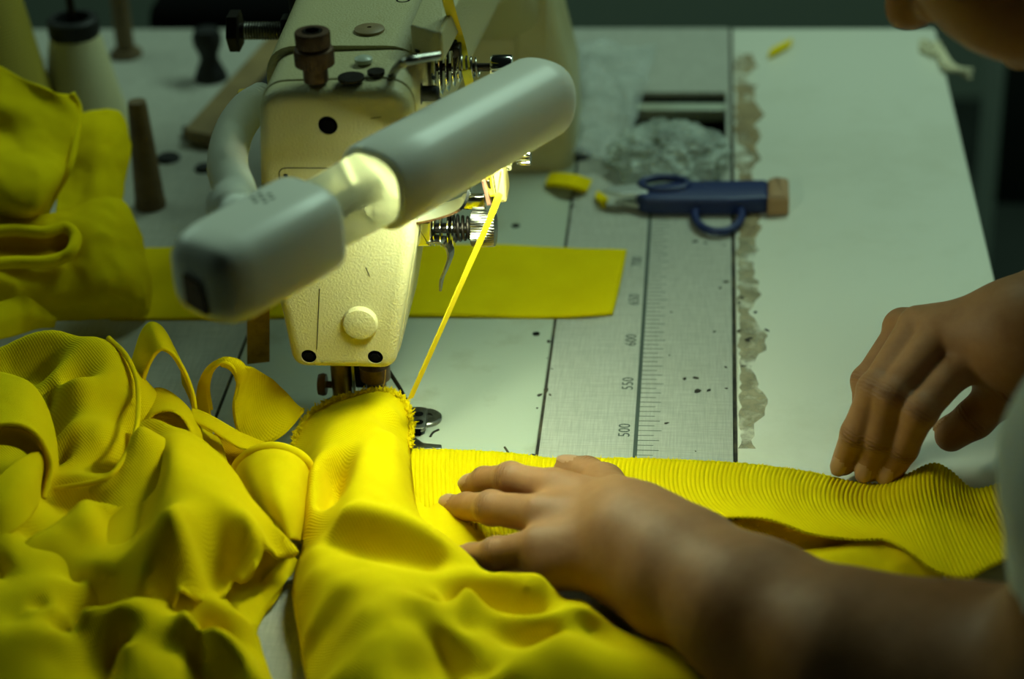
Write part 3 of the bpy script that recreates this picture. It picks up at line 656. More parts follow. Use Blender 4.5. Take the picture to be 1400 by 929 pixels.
# body: top (overlocked) edge first, then round the outline
OUTC = [(400, 610, 4), (407, 590, 8), (425, 566, 13), (452, 549, 17), (490, 539, 20), (520, 534, 22), (543, 540, 22), (557, 556, 18), (563, 580, 12), (561, 612, 6), (564, 650, 7), (569, 690, 9), (578, 712, 9),
        (600, 728, 14), (640, 758, 20), (664, 781, 28), (700, 783, 33), (732, 783, 32), (752, 794, 28), (768, 818, 17), (800, 822, 18), (815, 838, 18), (850, 862, 16), (905, 882, 16), (950, 890, 15), (1000, 925, 12), (1040, 990, 6),
        (800, 1040, 6), (560, 1040, 8), (440, 1020, 6), (418, 930, 8), (408, 870, 10), (400, 815, 13), (405, 770, 14), (412, 745, 12), (404, 680, 6)]
FC = [[(417, 650, 16), (432, 616, 24), (452, 588, 28), (480, 566, 29)],                                     # knit ridge down the left side
      [(414, 738, 16), (426, 695, 26), (434, 655, 30), (446, 625, 31), (466, 598, 31)],
      [(446, 712, 15), (453, 680, 12), (461, 645, 15), (472, 618, 23)],                                                             # hollow beside it
      [(476, 690, 40), (482, 650, 38), (492, 615, 36), (512, 578, 32)], [(515, 690, 40), (520, 640, 38), (530, 590, 33)], [(548, 690, 33), (548, 640, 31), (545, 600, 28)], [(522, 548, 26), (545, 562, 25)],
      [(452, 722, 30), (466, 704, 41), (480, 700, 43), (510, 704, 43), (545, 712, 42), (580, 730, 38), (612, 752, 33), (640, 770, 28)],   # crest of the fold that runs across
      [(456, 744, 28), (500, 752, 27), (545, 760, 27), (585, 770, 26), (615, 776, 25)],                                              # its underside
      [(425, 752, 28), (450, 752, 29), (480, 764, 31), (540, 776, 33), (590, 786, 33), (640, 790, 32), (700, 786, 34), (735, 788, 32)],
      [(425, 785, 28), (462, 800, 36), (500, 806, 40), (550, 812, 42), (585, 816, 40)],
      [(466, 786, 36), (438, 822, 30), (416, 866, 20)], [(474, 814, 35), (456, 842, 27), (434, 876, 18)], [(492, 836, 40), (478, 872, 34), (462, 905, 28), (440, 940, 22)],
      [(590, 836, 28), (640, 838, 20), (690, 842, 19), (740, 842, 18)], [(600, 804, 38), (660, 804, 36), (720, 802, 33)],
      [(565, 846, 38), (575, 880, 36), (560, 925, 32)], [(596, 848, 37), (620, 866, 35), (645, 895, 30), (668, 930, 24)], [(592, 880, 29), (612, 905, 23), (625, 935, 19)],
      [(640, 866, 29), (654, 862, 31), (668, 870, 29)],
      [(678, 836, 26), (712, 843, 29), (760, 850, 29), (798, 832, 29), (812, 838, 26)], [(690, 880, 20), (730, 890, 18), (770, 876, 18)], [(800, 860, 20), (830, 880, 20)],
      [(640, 940, 30), (690, 912, 32), (722, 888, 31), (762, 866, 30)], [(700, 950, 24), (745, 918, 28), (800, 902, 28), (860, 900, 24)], [(780, 965, 18), (850, 945, 20), (930, 932, 18)], [(510, 880, 40), (530, 950, 34)], [(610, 980, 26), (680, 985, 22)]]
body = hfield('garment_body', M['yel'], OUTC, FC, ga, c=.0035, res=.0021)
roll_edge('overlocked_edge', M['yel'], [(402, 606, 6), (407, 590, 9), (425, 566, 14), (452, 549, 18), (490, 539, 21), (520, 534, 23), (543, 540, 23), (557, 556, 19), (563, 580, 13), (561, 612, 7)], .0013, ga, 110, .0006)
# small flap over the band beside the fingers
patch('front_flap', M['yel'], [[(560, 655, 8), (570, 680, 10), (585, 694, 10), (600, 686, 12), (612, 692, 12), (630, 708, 11), (650, 724, 9), (668, 738, 5)], [(558, 690, 14), (570, 710, 15), (588, 718, 15), (604, 722, 15), (618, 730, 14), (636, 738, 11), (652, 744, 8), (664, 746, 4)], [(560, 730, 16), (575, 745, 17), (590, 750, 17), (606, 754, 16), (620, 756, 14), (632, 757, 11), (645, 757, 8), (655, 756, 4)]], ga, nu=26, nv=60)

# ================================================================== heap of sewn garments at the front
gb = thing('garment_heap', 'large crumpled yellow garment heaped on the table before the machine, loops and cuffs showing', 'garment', W((150, 900, 0)))
OB = [(-60, 480, 50, 25, 2), (0, 470, 58, 22, 2), (75, 450, 64, 24, 2), (145, 463, 62, 22, 2), (175, 490, 54, 20, 2), (200, 520, 40, 18, 2), (270, 560, 26, 12, 2), (300, 600, 14), (318, 650, 14), (350, 690, 14), (392, 745, 12), (398, 770, 8), (382, 815, 4), (362, 842, 2), (352, 870, 2), (368, 915, 3), (378, 960, 3), (360, 1040, 4), (0, 1080, 10), (-140, 1000, 20), (-140, 700, 30)]
FB = [[(-40, 488, 52), (0, 474, 58), (40, 457, 63), (75, 451, 66), (110, 460, 64), (145, 465, 64), (168, 482, 60), (183, 512, 54), (187, 550, 48)],
      [(15, 500, 50), (45, 514, 46), (70, 520, 44)], [(95, 474, 62), (85, 500, 60), (72, 530, 55)], [(58, 538, 52), (80, 522, 58), (105, 513, 62), (128, 518, 60), (140, 545, 52)],
      [(72, 560, 42), (95, 545, 46), (112, 535, 50)], [(78, 600, 46), (95, 575, 50), (125, 565, 50), (150, 580, 48)], [(95, 625, 40), (112, 600, 46), (140, 602, 46)], [(82, 622, 28), (90, 640, 30)],
      [(70, 668, 40), (110, 662, 44), (140, 655, 45), (165, 632, 48), (182, 595, 50)], [(70, 690, 34), (120, 684, 36), (150, 672, 36)], [(165, 668, 26), (185, 645, 28), (195, 610, 28)],
      [(-30, 740, 46), (10, 720, 50), (35, 690, 48), (50, 665, 44)], [(-20, 770, 46), (40, 755, 44), (85, 757, 40), (100, 770, 34)], [(10, 745, 36), (60, 740, 36)],
      [(0, 800, 32), (45, 790, 30), (85, 783, 28)], [(20, 830, 40), (60, 818, 40), (110, 790, 36), (135, 778, 36), (180, 800, 36)], [(110, 806, 28), (125, 804, 26)],
      [(20, 850, 38), (60, 825, 42), (110, 826, 42), (190, 834, 40)], [(60, 850, 30), (100, 855, 28), (135, 868, 24)], [(-20, 862, 40), (40, 860, 42), (60, 855, 41), (90, 872, 36), (70, 900, 32)], [(100, 900, 12), (120, 885, 10), (140, 882, 12)], [(20, 910, 34), (60, 925, 30)],
      [(160, 884, 32), (200, 868, 34), (240, 846, 36)], [(165, 900, 18), (150, 930, 16)], [(200, 900, 30), (220, 880, 30), (250, 900, 26), (240, 940, 24)],
      [(255, 830, 40), (275, 850, 40), (310, 880, 34), (340, 905, 28), (365, 930, 22)], [(265, 870, 18), (290, 900, 16), (270, 915, 18), (320, 935, 18)], [(290, 820, 28), (320, 845, 24), (345, 850, 18)]]
hfield('garment_folds', M['yel'], OB, FB, gb, c=.0045, res=.0021, seed=4.)
# big smooth panel across the middle
OP = [(186, 580, 44), (205, 572, 46), (235, 582, 48), (262, 592, 46), (290, 612, 42), (318, 640, 40), (345, 682, 38), (372, 712, 34), (404, 746, 26), (403, 760, 22), (385, 772, 18), (372, 780, 20), (352, 800, 22), (332, 804, 24), (318, 796, 26), (300, 816, 26), (275, 828, 26), (250, 842, 24), (215, 872, 18), (180, 886, 14), (140, 874, 14), (100, 850, 18), (70, 838, 26), (45, 842, 30), (100, 822, 30), (70, 800, 30), (30, 750, 44), (75, 715, 46), (110, 688, 48), (130, 680, 48), (170, 680, 46), (208, 682, 42), (215, 650, 40), (190, 615, 40)]
FP = [[(200, 600, 42), (206, 640, 42), (200, 676, 34)], [(222, 596, 50), (224, 640, 54), (218, 690, 52), (200, 730, 50), (180, 760, 46), (195, 800, 44)], [(260, 610, 50), (270, 660, 56), (260, 720, 58), (240, 780, 54), (235, 820, 46)],
      [(120, 684, 50), (122, 715, 46), (124, 740, 40)], [(140, 700, 40), (170, 712, 34), (165, 745, 30), (190, 700, 38)], [(60, 730, 46), (90, 745, 42), (120, 748, 38)], [(130, 775, 40), (160, 790, 38)],
      [(300, 660, 52), (330, 700, 52), (348, 708, 50), (352, 740, 46), (350, 790, 34)], [(310, 735, 42), (330, 720, 44), (345, 722, 46)], [(275, 770, 36), (300, 755, 36), (320, 750, 38), (325, 785, 34)],
      [(262, 800, 36), (280, 795, 30)], [(365, 730, 40), (380, 750, 34)], [(370, 755, 28), (362, 780, 26)]]
hfield('garment_panel', M['yel'], OP, FP, gb, c=.006, res=.0023, seed=8.)
# open sleeve at the edge
patch('sleeve', M['yel'], [[(-60, 500, 70), (-20, 505, 74), (20, 512, 76), (48, 528, 72), (66, 560, 60), (76, 600, 50), (80, 640, 40)], [(-50, 540, 74), (-15, 545, 76), (20, 552, 76), (46, 566, 71), (62, 592, 60), (72, 622, 50), (74, 660, 40)], [(-40, 592, 74), (-10, 582, 76), (22, 580, 75), (46, 590, 70), (62, 612, 60), (70, 640, 50), (60, 682, 40)]], gb, nu=30, nv=50)
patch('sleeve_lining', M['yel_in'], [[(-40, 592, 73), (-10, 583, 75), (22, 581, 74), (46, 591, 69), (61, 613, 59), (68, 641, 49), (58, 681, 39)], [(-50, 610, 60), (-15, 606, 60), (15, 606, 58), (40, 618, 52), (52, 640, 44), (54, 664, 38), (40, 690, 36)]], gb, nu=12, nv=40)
patch('inner_fold', M['yel'], [[(-30, 672, 60), (0, 652, 62), (25, 630, 62), (48, 620, 58), (58, 628, 52), (60, 650, 44)], [(-30, 700, 56), (5, 690, 58), (30, 670, 58), (46, 655, 54), (52, 655, 48), (54, 668, 42)], [(-30, 740, 48), (5, 735, 48), (30, 718, 48), (44, 700, 46), (50, 690, 42), (52, 684, 39)]], gb, nu=24, nv=40)
roll_edge('sleeve_hem', M['yel'], [(-40, 592, 74), (-10, 582, 76), (22, 580, 75), (46, 590, 70), (62, 612, 60), (70, 640, 50), (60, 682, 40)], .0013, gb)
# curved hem over the back bundle
roll_edge('hem', M['yel'], [(148, 462, 66), (172, 486, 62), (187, 520, 56), (189, 560, 52), (184, 595, 52), (166, 632, 50), (140, 656, 47), (75, 669, 42)], .0014, gb)
# standing loop of waistband
def loop(name, front, dx, dy, parent, th=.0016, nv=70, mat='yel', dz=0, k2=1.0):
    f = [W(p) for p in front]; bk = [p + V3(dx, dy, dz) for p in f]; md = [(a + c_) / 2 + V3(0, 0, .002) for a, c_ in zip(f, bk)]
    return patch(name, M[mat], [f, md, bk], parent, nu=16, nv=nv, th=th, raw=True)
loop('waistband_loop', [(188, 575, 26), (190, 545, 36), (197, 515, 50), (207, 490, 62), (220, 477, 68), (236, 483, 65), (251, 505, 56), (263, 535, 43), (268, 562, 32)], -.012, .028, gb)
patch('knit_cuff', M['yel'], [[(190, 545, 36), (205, 532, 40), (222, 530, 40), (242, 542, 38), (260, 560, 34), (275, 585, 28), (280, 615, 22)], [(192, 585, 38), (208, 566, 44), (228, 560, 46), (246, 566, 44), (258, 580, 40), (266, 600, 34), (270, 620, 26)]], gb, nu=16, nv=40)
roll_edge('loop_edge', M['yel'], [(190, 545, 36), (197, 515, 50), (207, 490, 62), (220, 477, 68), (236, 483, 65), (251, 505, 56), (263, 535, 43), (268, 562, 32)], .0010, gb)
# second loop and the panel running on from it
fr = [(292, 600, 8), (289, 560, 22), (285, 530, 38), (291, 506, 54), (305, 496, 60), (319, 503, 57), (325, 525, 44), (320, 556, 30), (326, 588, 17), (345, 602, 13), (366, 605, 12), (390, 590, 16), (414, 562, 21)]
bk = [(270, 600, 6), (270, 558, 20), (272, 528, 36), (286, 502, 52), (312, 492, 60), (334, 498, 56), (345, 502, 50), (352, 506, 46), (362, 512, 42), (374, 520, 38), (388, 534, 33), (402, 550, 26), (416, 562, 21)]
md = [tuple((a + c_) / 2 for a, c_ in zip(p, q)) for p, q in zip(fr, bk)]
patch('folded_panel', M['yel'], [fr, md, bk], gb, nu=26, nv=110, wobble=.001)
roll_edge('panel_edge', M['yel'], fr[1:], .0010, gb, 120)
patch('panel_shade', M['yel_in'], [[(284, 600, 12), (300, 590, 10), (322, 598, 10), (345, 615, 8)], [(275, 640, 12), (300, 640, 8), (322, 642, 6), (345, 640, 4)]], gb, nu=10, nv=20)  # patch in the darker yellow, standing for the shaded gap below the panel
patch('strap', M['yel'], [[(262, 556, 34), (285, 566, 32), (310, 580, 28), (335, 594, 22), (365, 606, 14)], [(262, 574, 33), (285, 584, 31), (308, 598, 27), (330, 612, 21), (358, 616, 13)]], gb, nu=10, nv=40)
# rolled cuff
patch('cuff', M['yel'], [[(316, 646, 14), (326, 628, 24), (345, 613, 33), (372, 606, 37), (400, 612, 36), (420, 626, 30), (430, 646, 20)], [(322, 662, 22), (336, 640, 33), (352, 630, 38), (374, 624, 41), (398, 630, 40), (414, 642, 34), (424, 662, 22)], [(345, 700, 24), (355, 690, 34), (368, 684, 40), (382, 682, 42), (398, 684, 38), (410, 692, 30), (418, 706, 18)], [(376, 742, 16), (383, 740, 22), (390, 738, 26), (398, 738, 27), (404, 738, 24), (409, 740, 18), (413, 744, 10)]], gb, nu=44, nv=60)
roll_edge('cuff_roll', M['yel'], [(318, 648, 16), (328, 631, 26), (347, 617, 35), (373, 611, 39), (399, 617, 38), (418, 630, 32), (428, 650, 21)], .0026, gb)
patch('tucked_layer', M['yel'], [[(352, 800, 10), (372, 778, 14), (398, 762, 14), (408, 766, 10)], [(358, 838, 3), (374, 818, 5), (392, 795, 8), (402, 785, 6)]], gb, nu=14, nv=24)

# ================================================================== stacked garments at the far left
gc = thing('folded_garment', 'yellow garment with a rolled hem opening, lowest in the stack beside the wooden peg', 'garment', W((60, 440, 0)))
patch('garment_folds', M['yel'], [[(-60, 290, 64), (20, 296, 62), (70, 292, 62), (120, 276, 62), (150, 270, 60), (170, 276, 52), (190, 312, 36)],
    [(-60, 318, 60), (20, 322, 58), (75, 318, 58), (122, 302, 60), (156, 298, 56), (184, 322, 42), (200, 356, 26)],
    [(-60, 350, 50), (20, 356, 46), (84, 350, 45), (128, 338, 50), (162, 338, 46), (192, 362, 32), (206, 396, 15)],
    [(-60, 384, 44), (20, 388, 40), (84, 384, 36), (126, 376, 38), (166, 372, 38), (194, 392, 24), (208, 414, 9)],
    [(-60, 414, 34), (20, 416, 29), (84, 414, 24), (134, 410, 26), (172, 404, 24), (196, 414, 15), (206, 425, 6)],
    [(-60, 442, 24), (20, 443, 17), (80, 442, 9), (130, 440, 8), (170, 437, 7), (192, 435, 6), (203, 432, 4)]], gc, nu=50, nv=60, th=.0025, wobble=.003, seed=13.)
patch('opening', M['yel_in'], [[(-20, 320, 62), (20, 318, 62), (60, 322, 61), (88, 316, 61), (101, 326, 57)], [(-20, 340, 54), (20, 338, 54), (60, 340, 53), (85, 336, 53), (99, 336, 54)], [(-20, 356, 52), (20, 354, 52), (55, 355, 51), (82, 350, 51), (97, 341, 53)]], gc, nu=14, nv=30)  # darker cloth laid over the folds, coloured as the shaded hollow
roll_edge('rolled_hem', M['yel'], [(-20, 318, 64), (20, 315, 64), (60, 318, 63), (88, 311, 63), (103, 324, 59), (98, 344, 56), (82, 354, 53), (55, 359, 53), (20, 359, 53), (-20, 362, 54)], .0038, gc)
patch('turned_corner', M['yel'], [[(-30, 424, 34), (12, 409, 37), (30, 405, 37), (48, 412, 34), (78, 437, 18)], [(-30, 446, 30), (12, 436, 31), (32, 432, 30), (50, 434, 27), (76, 443, 15)], [(-30, 470, 24), (12, 462, 22), (34, 456, 20), (52, 450, 17), (74, 448, 12)]], gc, nu=16, nv=30, th=.002)
gd2 = thing('folded_garment', 'bright yellow folded garment lying topmost on the stack before the thread cones', 'garment', W((60, 300, 40)))
patch('draped_panel', M['yel'], [[(-60, 60, 120), (0, 90, 122), (40, 112, 120), (75, 126, 116), (100, 130, 110), (106, 140, 104)], [(-60, 130, 112), (0, 140, 112), (40, 146, 110), (78, 152, 106), (104, 158, 102), (108, 164, 97)], [(-60, 170, 100), (0, 180, 98), (40, 190, 99), (75, 190, 96), (98, 190, 94), (106, 196, 90)], [(-60, 220, 96), (0, 224, 94), (35, 232, 92), (62, 244, 88), (84, 238, 84), (96, 230, 78)], [(-60, 262, 82), (0, 272, 80), (30, 284, 76), (52, 286, 74), (66, 276, 70), (78, 262, 66)], [(-60, 292, 62), (0, 300, 60), (25, 304, 58), (45, 306, 56), (58, 300, 56), (66, 288, 56)]], gd2, nu=60, nv=50, th=.003, wobble=.002)
roll_edge('hem', M['yel'], [(98, 128, 112), (108, 150, 102), (104, 190, 93), (94, 232, 82), (76, 264, 68), (62, 292, 57)], .0022, gd2)
patch('back_fold', M['yel'], [[(96, 160, 80), (125, 152, 82), (152, 150, 80), (170, 160, 72), (180, 195, 60)], [(90, 200, 70), (120, 190, 74), (145, 188, 74), (165, 200, 66), (178, 225, 54)], [(80, 250, 54), (110, 240, 58), (135, 238, 60), (155, 245, 54), (170, 262, 44)], [(75, 310, 44), (105, 300, 46), (130, 292, 46), (150, 285, 44), (162, 290, 38)]], gd2, nu=30, nv=40, th=.002, wobble=.003)
# ================================================================== implicit bodies -> one continuous mesh
class SDF:
    def __init__(s): s.g = []                              # groups: (k_join, k_inside, [prims], sign)
    def group(s, prims, k=.006, kin=.004, neg=False): s.g.append((k, kin, prims, neg)); return s
def cone(a, b, ra, rb): return ('c', np.array(a, float), np.array(b, float), ra, rb)
def chain(P, R): return [cone(P[i], P[i + 1], R[i], R[i + 1]) for i in range(len(P) - 1)]
def ell(c, r, ax=None): return ('e', np.array(c, float), np.array(r, float), np.eye(3) if ax is None else np.array(ax, float))
def pd(p, Q):
    if p[0] == 'c':
        _, a, b, ra, rb = p; ba = b - a; L = ba.dot(ba) + 1e-12; t = np.clip((Q - a) @ ba / L, 0, 1)
        return np.linalg.norm(Q - a - t[:, None] * ba, axis=1) - (ra + (rb - ra) * t)
    _, c, r, A = p; q = (Q - c) @ A.T; k0 = np.linalg.norm(q / r, axis=1); k1 = np.linalg.norm(q / (r * r), axis=1)
    return np.where(k0 < 1e-6, -r.min(), k0 * (k0 - 1) / (k1 + 1e-12))
def pb(p):
    if p[0] == 'c': c = (p[1] + p[2]) / 2; return c, np.linalg.norm(p[1] - p[2]) / 2 + max(p[3], p[4])
    return p[1], p[2].max()
def smin(a, b, k):
    h = np.maximum(k - np.abs(a - b), 0) / k; return np.minimum(a, b) - h * h * k * .25
def sd_eval(G, Q, ctr=None, rad=None):
    d = np.full(len(Q), 1.0)
    for k, kin, prims, neg in G:
        g = None
        for p in prims:
            if ctr is not None:
                c, r = pb(p)
                if np.linalg.norm(c - ctr) - r > rad + .045: continue
            x = pd(p, Q); g = x if g is None else smin(g, x, kin)
        if g is None: continue
        d = -smin(-d, g, k) if neg else smin(d, g, k)
    return d
def sd_mesh(sdf, h, nb=16):
    G = sdf.g; lo = np.full(3, 1e9); hi = -lo
    for k, kin, prims, neg in G:
        if neg: continue
        for p in prims: c, r = pb(p); lo = np.minimum(lo, c - r - .02); hi = np.maximum(hi, c + r + .02)
    B = h * nb; n3 = np.ceil((hi - lo) / B).astype(int)
    idx = np.stack(np.meshgrid(*[np.arange(n) for n in n3], indexing='ij'), -1).reshape(-1, 3)
    ctr = lo + (idx + .5) * B; d = sd_eval(G, ctr); act = idx[np.abs(d) < B * .87 + .014]
    r = np.arange(-1, nb + 1); nn = nb + 2; loc = np.stack(np.meshgrid(r, r, r, indexing='ij'), -1)
    BIG = int(max(n3) * nb + 8); keyf = lambda c: ((c[..., 0] + 2) * BIG + c[..., 1] + 2) * BIG + c[..., 2] + 2
    KV = []; VV = []; FF = []
    for bi in act:
        base = bi * nb; Q = lo + (base + loc) * h
        cc = lo + (bi + .5) * B
        D = sd_eval(G, Q.reshape(-1, 3), cc, B * .87 + h * 2).reshape(nn, nn, nn)
        if D.min() > 0 or D.max() < 0: continue
        m = nn - 1; S0 = np.zeros((m, m, m, 3)); C0 = np.zeros((m, m, m))
        cs = lambda o: D[o[0]:o[0] + m, o[1]:o[1] + m, o[2]:o[2] + m]
        for ax in range(3):
            for u in (0, 1):
                for v in (0, 1):
                    o = [0, 0, 0]; o[(ax + 1) % 3] = u; o[(ax + 2) % 3] = v; e = list(o); e[ax] = 1
                    a, b_ = cs(o), cs(e); x = (a < 0) != (b_ < 0); t = np.where(x, a / np.where(x, a - b_, 1), 0)
                    pnt = np.zeros((m, m, m, 3)); pnt[..., (ax + 1) % 3] = u; pnt[..., (ax + 2) % 3] = v; pnt[..., ax] = t
                    S0 += pnt * x[..., None]; C0 += x
        has = C0 > 0; ci = np.argwhere(has); gc_ = base + ci - 1
        KV.append(keyf(gc_)); VV.append(lo + (gc_ + S0[has] / C0[has][:, None]) * h)
        for ax in range(3):
            a = D[1:-1, 1:-1, 1:-1]; sh = [slice(1, -1)] * 3; sh[ax] = slice(2, None); b_ = D[tuple(sh)]
            x = (a < 0) != (b_ < 0); e = np.argwhere(x)
            if not len(e): continue
            s_ = (a < 0)[x]; g = base + e; u = np.zeros(3, int); u[(ax + 1) % 3] = 1; v = np.zeros(3, int); v[(ax + 2) % 3] = 1
            q = np.stack([keyf(g - u - v), keyf(g - v), keyf(g), keyf(g - u)], 1); q[~s_] = q[~s_][:, ::-1]; FF.append(q)
    K = np.concatenate(KV); V = np.concatenate(VV); Fk = np.concatenate(FF)
    uk, first = np.unique(K, return_index=True); V = V[first]
    pos = np.searchsorted(uk, Fk); pos = np.clip(pos, 0, len(uk) - 1); ok = (uk[pos] == Fk).all(1); F = pos[ok]
    # light smoothing
    for lam in (.5, -.35, .5):
        A = np.zeros_like(V); Cn = np.zeros(len(V))
        for i in range(4):
            a, b_ = F[:, i], F[:, (i + 1) % 4]; np.add.at(A, a, V[b_]); np.add.at(A, b_, V[a]); np.add.at(Cn, a, 1); np.add.at(Cn, b_, 1)
        V = V + lam * (A / np.maximum(Cn, 1)[:, None] - V)
    return V, F
def np_mesh(name, V, F, mats, parent, loc, mi=None, attrs=None):
    me = bpy.data.meshes.new(name); me.vertices.add(len(V)); me.vertices.foreach_set('co', (V - loc).astype(np.float32).ravel())
    n = F.shape[1]; me.loops.add(F.size); me.loops.foreach_set('vertex_index', F.ravel().astype(np.int32)); me.polygons.add(len(F))
    me.polygons.foreach_set('loop_start', np.arange(0, F.size, n, dtype=np.int32)); 
    for m in mats: me.materials.append(m)
    me.update(calc_edges=True); me.polygons.foreach_set('use_smooth', np.ones(len(F), bool))
    if mi is not None: me.polygons.foreach_set('material_index', mi.astype(np.int32))
    for k, a in (attrs or {}).items(): x = me.attributes.new(k, 'FLOAT', 'POINT'); x.data.foreach_set('value', a.astype(np.float32))
    me.validate(); me.update()
    o = bpy.data.objects.new(name, me); COL.objects.link(o)
    if parent is not None: o.parent = parent
    else: o.location = loc
    OFF[o] = np.array(loc, float); return o

def skin_mat():
    k = NT('brown_skin'); b = k.b; v = k.coord(); b.inputs['Roughness'].default_value = .56; b.inputs['Specular IOR Level'].default_value = .25
    f = k.ramp(k.noise(v, 60, 6, .65), [(.3, (0, 0, 0)), (.75, (1, 1, 1))])
    c = k.mix(f, lin(160, 115, 76), lin(140, 97, 60))
    a2 = k.n('ShaderNodeAttribute', attribute_name='knm'); c = k.mix(k.math('MULTIPLY', a2.outputs['Fac'], .3), c, lin(92, 56, 38)); k.l(c, b.inputs['Base Color'])
    b.inputs['Subsurface Weight'].default_value = .08; b.inputs['Subsurface Radius'].default_value = (.005, .002, .001); b.inputs['Subsurface Scale'].default_value = 1
    a1 = k.n('ShaderNodeAttribute', attribute_name='knu')
    cr = k.math('MULTIPLY', k.math('SINE', k.math('ADD', k.math('MULTIPLY', a1.outputs['Fac'], 2 * PI / 2.1), k.math('MULTIPLY', k.noise(v, 300, 2), 5.))), a2.outputs['Fac'])
    n1 = k.bump(cr, .5, .0006); n2 = k.bump(k.noise(v, 480, 4, .6), .14, .0006, n1); k.bump(k.noise(v, 90, 3, .5), .12, .002, n2)
    return k.m
M['skin'] = skin_mat()
M['nail'] = simple('finger_nail', (172, 130, 98), .3)

# ---------------------------------------------------------------- pose
mm = lambda *p: at_z(p[0], p[1], p[2] / 1000)
body = SDF(); nails = []; knuck = []
def finger(P, R, view=None, nail=True, k=.0014):
    body.group(chain(P, R) + [('e', P[1], V3(R[1] * 1.06, R[1] * 1.06, R[1] * 1.06), np.eye(3))], k=k, kin=.003)
    t = unit(P[-1] - P[-2]); n = V3(0, -.3, 1) if view is None else np.array(view, float); n = unit(n - t * n.dot(t)); s_ = np.cross(n, t)
    c = P[-1] - t * R[-1] * .22 + n * (R[-1] - .0005)
    if nail: nails.append((c, np.array([s_, t, n]), V3(R[-1] * .74, R[-1] * 1.05, .0020)))
    a = unit(P[1] - P[0]); b_ = unit(P[2] - P[1]); nk = unit(n * .6 + unit(a - b_) * .8) ; knuck.append((P[1], unit(a + b_), nk, R[1]))
    if len(P) > 3:
        a = unit(P[2] - P[1]); b_ = unit(P[3] - P[2]); knuck.append((P[2], unit(a + b_), unit(n * .6 + unit(a - b_) * .8), R[2] * .8))
# left hand (near): palm down on the band
LW = mm(866, 742, 32)
LI = [mm(756, 668, 33), mm(698, 655, 30), mm(662, 657, 20), mm(643, 666, 12)]
LM = [mm(738, 704, 34), mm(672, 695, 27), mm(638, 693, 16), mm(616, 693, 9)]
LRg = [mm(736, 748, 31), mm(678, 758, 22), mm(645, 762, 13), mm(622, 764, 8)]
LL = [mm(752, 780, 24), mm(708, 793, 14), mm(682, 800, 10), mm(662, 806, 7)]
LT = [mm(846, 690, 20), mm(826, 662, 15), mm(802, 648, 13), mm(775, 645, 11)]
carp = [mm(846, 702, 34), mm(852, 718, 35), mm(854, 738, 34), mm(850, 762, 30)]
palm = [cone(f[0], c, .0105, .0135) for f, c in zip((LI, LM, LRg, LL), carp)] + [cone(c, LW, .015, .021) for c in carp] + [cone(LT[0], LW, .014, .019), cone(mm(760, 720, 24), mm(850, 745, 22), .013, .016)]
body.group(palm, k=.012, kin=.010)
for F_, R_ in ((LI, (.0095, .0078, .0068, .0056)), (LM, (.0098, .0080, .0070, .0057)), (LRg, (.0094, .0076, .0066, .0054)), (LL, (.0085, .0066, .0058, .0048))): finger(F_, R_, view=(-.6, -.1, 1))
finger(LT, (.0125, .0098, .0088, .0074), view=(-.5, .5, .7), k=.004)
body.group([ell(LW + V3(-.004, -.010, .014), (.009, .008, .008))], k=.010)          # ulna bump
LE = mm(1480, 985, 50); LSh = at_z(1664, 440, .255)
fl = lambda t: LW + (LE - LW) * t
body.group(chain([LW, mm(930, 782, 34), mm(1030, 842, 38), mm(1170, 908, 42), mm(1320, 940, 46), LE], [.0250, .027, .031, .036, .040, .040]), k=.016, kin=.02)
body.group(chain([LW + V3(0, -.008, -.004), mm(925, 805, 28)], [.019, .023]), k=.014)
body.group(chain([LE, LE + (LSh - LE) * .5, LSh], [.040, .043, .044]), k=.03, kin=.02)
# right hand (far): fingertips pressing the band
RW = mm(1400, 462, 76)
RR = [mm(1256, 447, 73), mm(1196, 533, 57), mm(1170, 593, 33), mm(1153, 634, 11)]
RM = [mm(1284, 460, 75), mm(1217, 541, 57), mm(1200, 600, 32), mm(1187, 642, 11)]
RI = [mm(1322, 484, 68), mm(1257, 563, 52), mm(1234, 613, 28), mm(1217, 646, 11)]
RL = [V3(.103, .993, .062), V3(.083, .972, .042), V3(.082, .962, .026), V3(.088, .958, .014)]
RT = [mm(1392, 505, 55), mm(1368, 540, 46), mm(1332, 573, 33), mm(1300, 596, 22)]
rc = [mm(1378, 442, 82), mm(1382, 455, 82), mm(1386, 474, 76), V3(.150, .978, .066)]
body.group([cone(f[0], c, .0112, .0150) for f, c in zip((RR, RM, RI, RL), rc)] + [cone(c, RW, .0155, .021) for c in rc] + [cone(RT[0], RW, .015, .02), cone(mm(1320, 490, 55), mm(1390, 490, 55), .013, .017)], k=.012, kin=.010)
for F_, R_ in ((RR, (.0105, .0083, .0076, .0065)), (RM, (.0108, .0087, .0080, .0068)), (RI, (.0108, .0087, .0080, .0068)), (RL, (.0085, .0068, .006, .005))): finger(F_, R_, view=(-.45, -.8, .35))
finger(RT, (.0135, .0108, .0102, .0085), view=(.2, .4, .8), k=.004)
RE = V3(.345, 1.115, .10); RSh = V3(.255, 1.15, .33); fr_ = lambda t: RW + (RE - RW) * t
body.group(chain([RW, fr_(.2), fr_(.5), fr_(.8), RE], [.0265, .028, .035, .041, .039]), k=.02, kin=.02)
body.group(chain([RE, (RE + RSh) / 2, RSh], [.040, .046, .055]), k=.03, kin=.02)
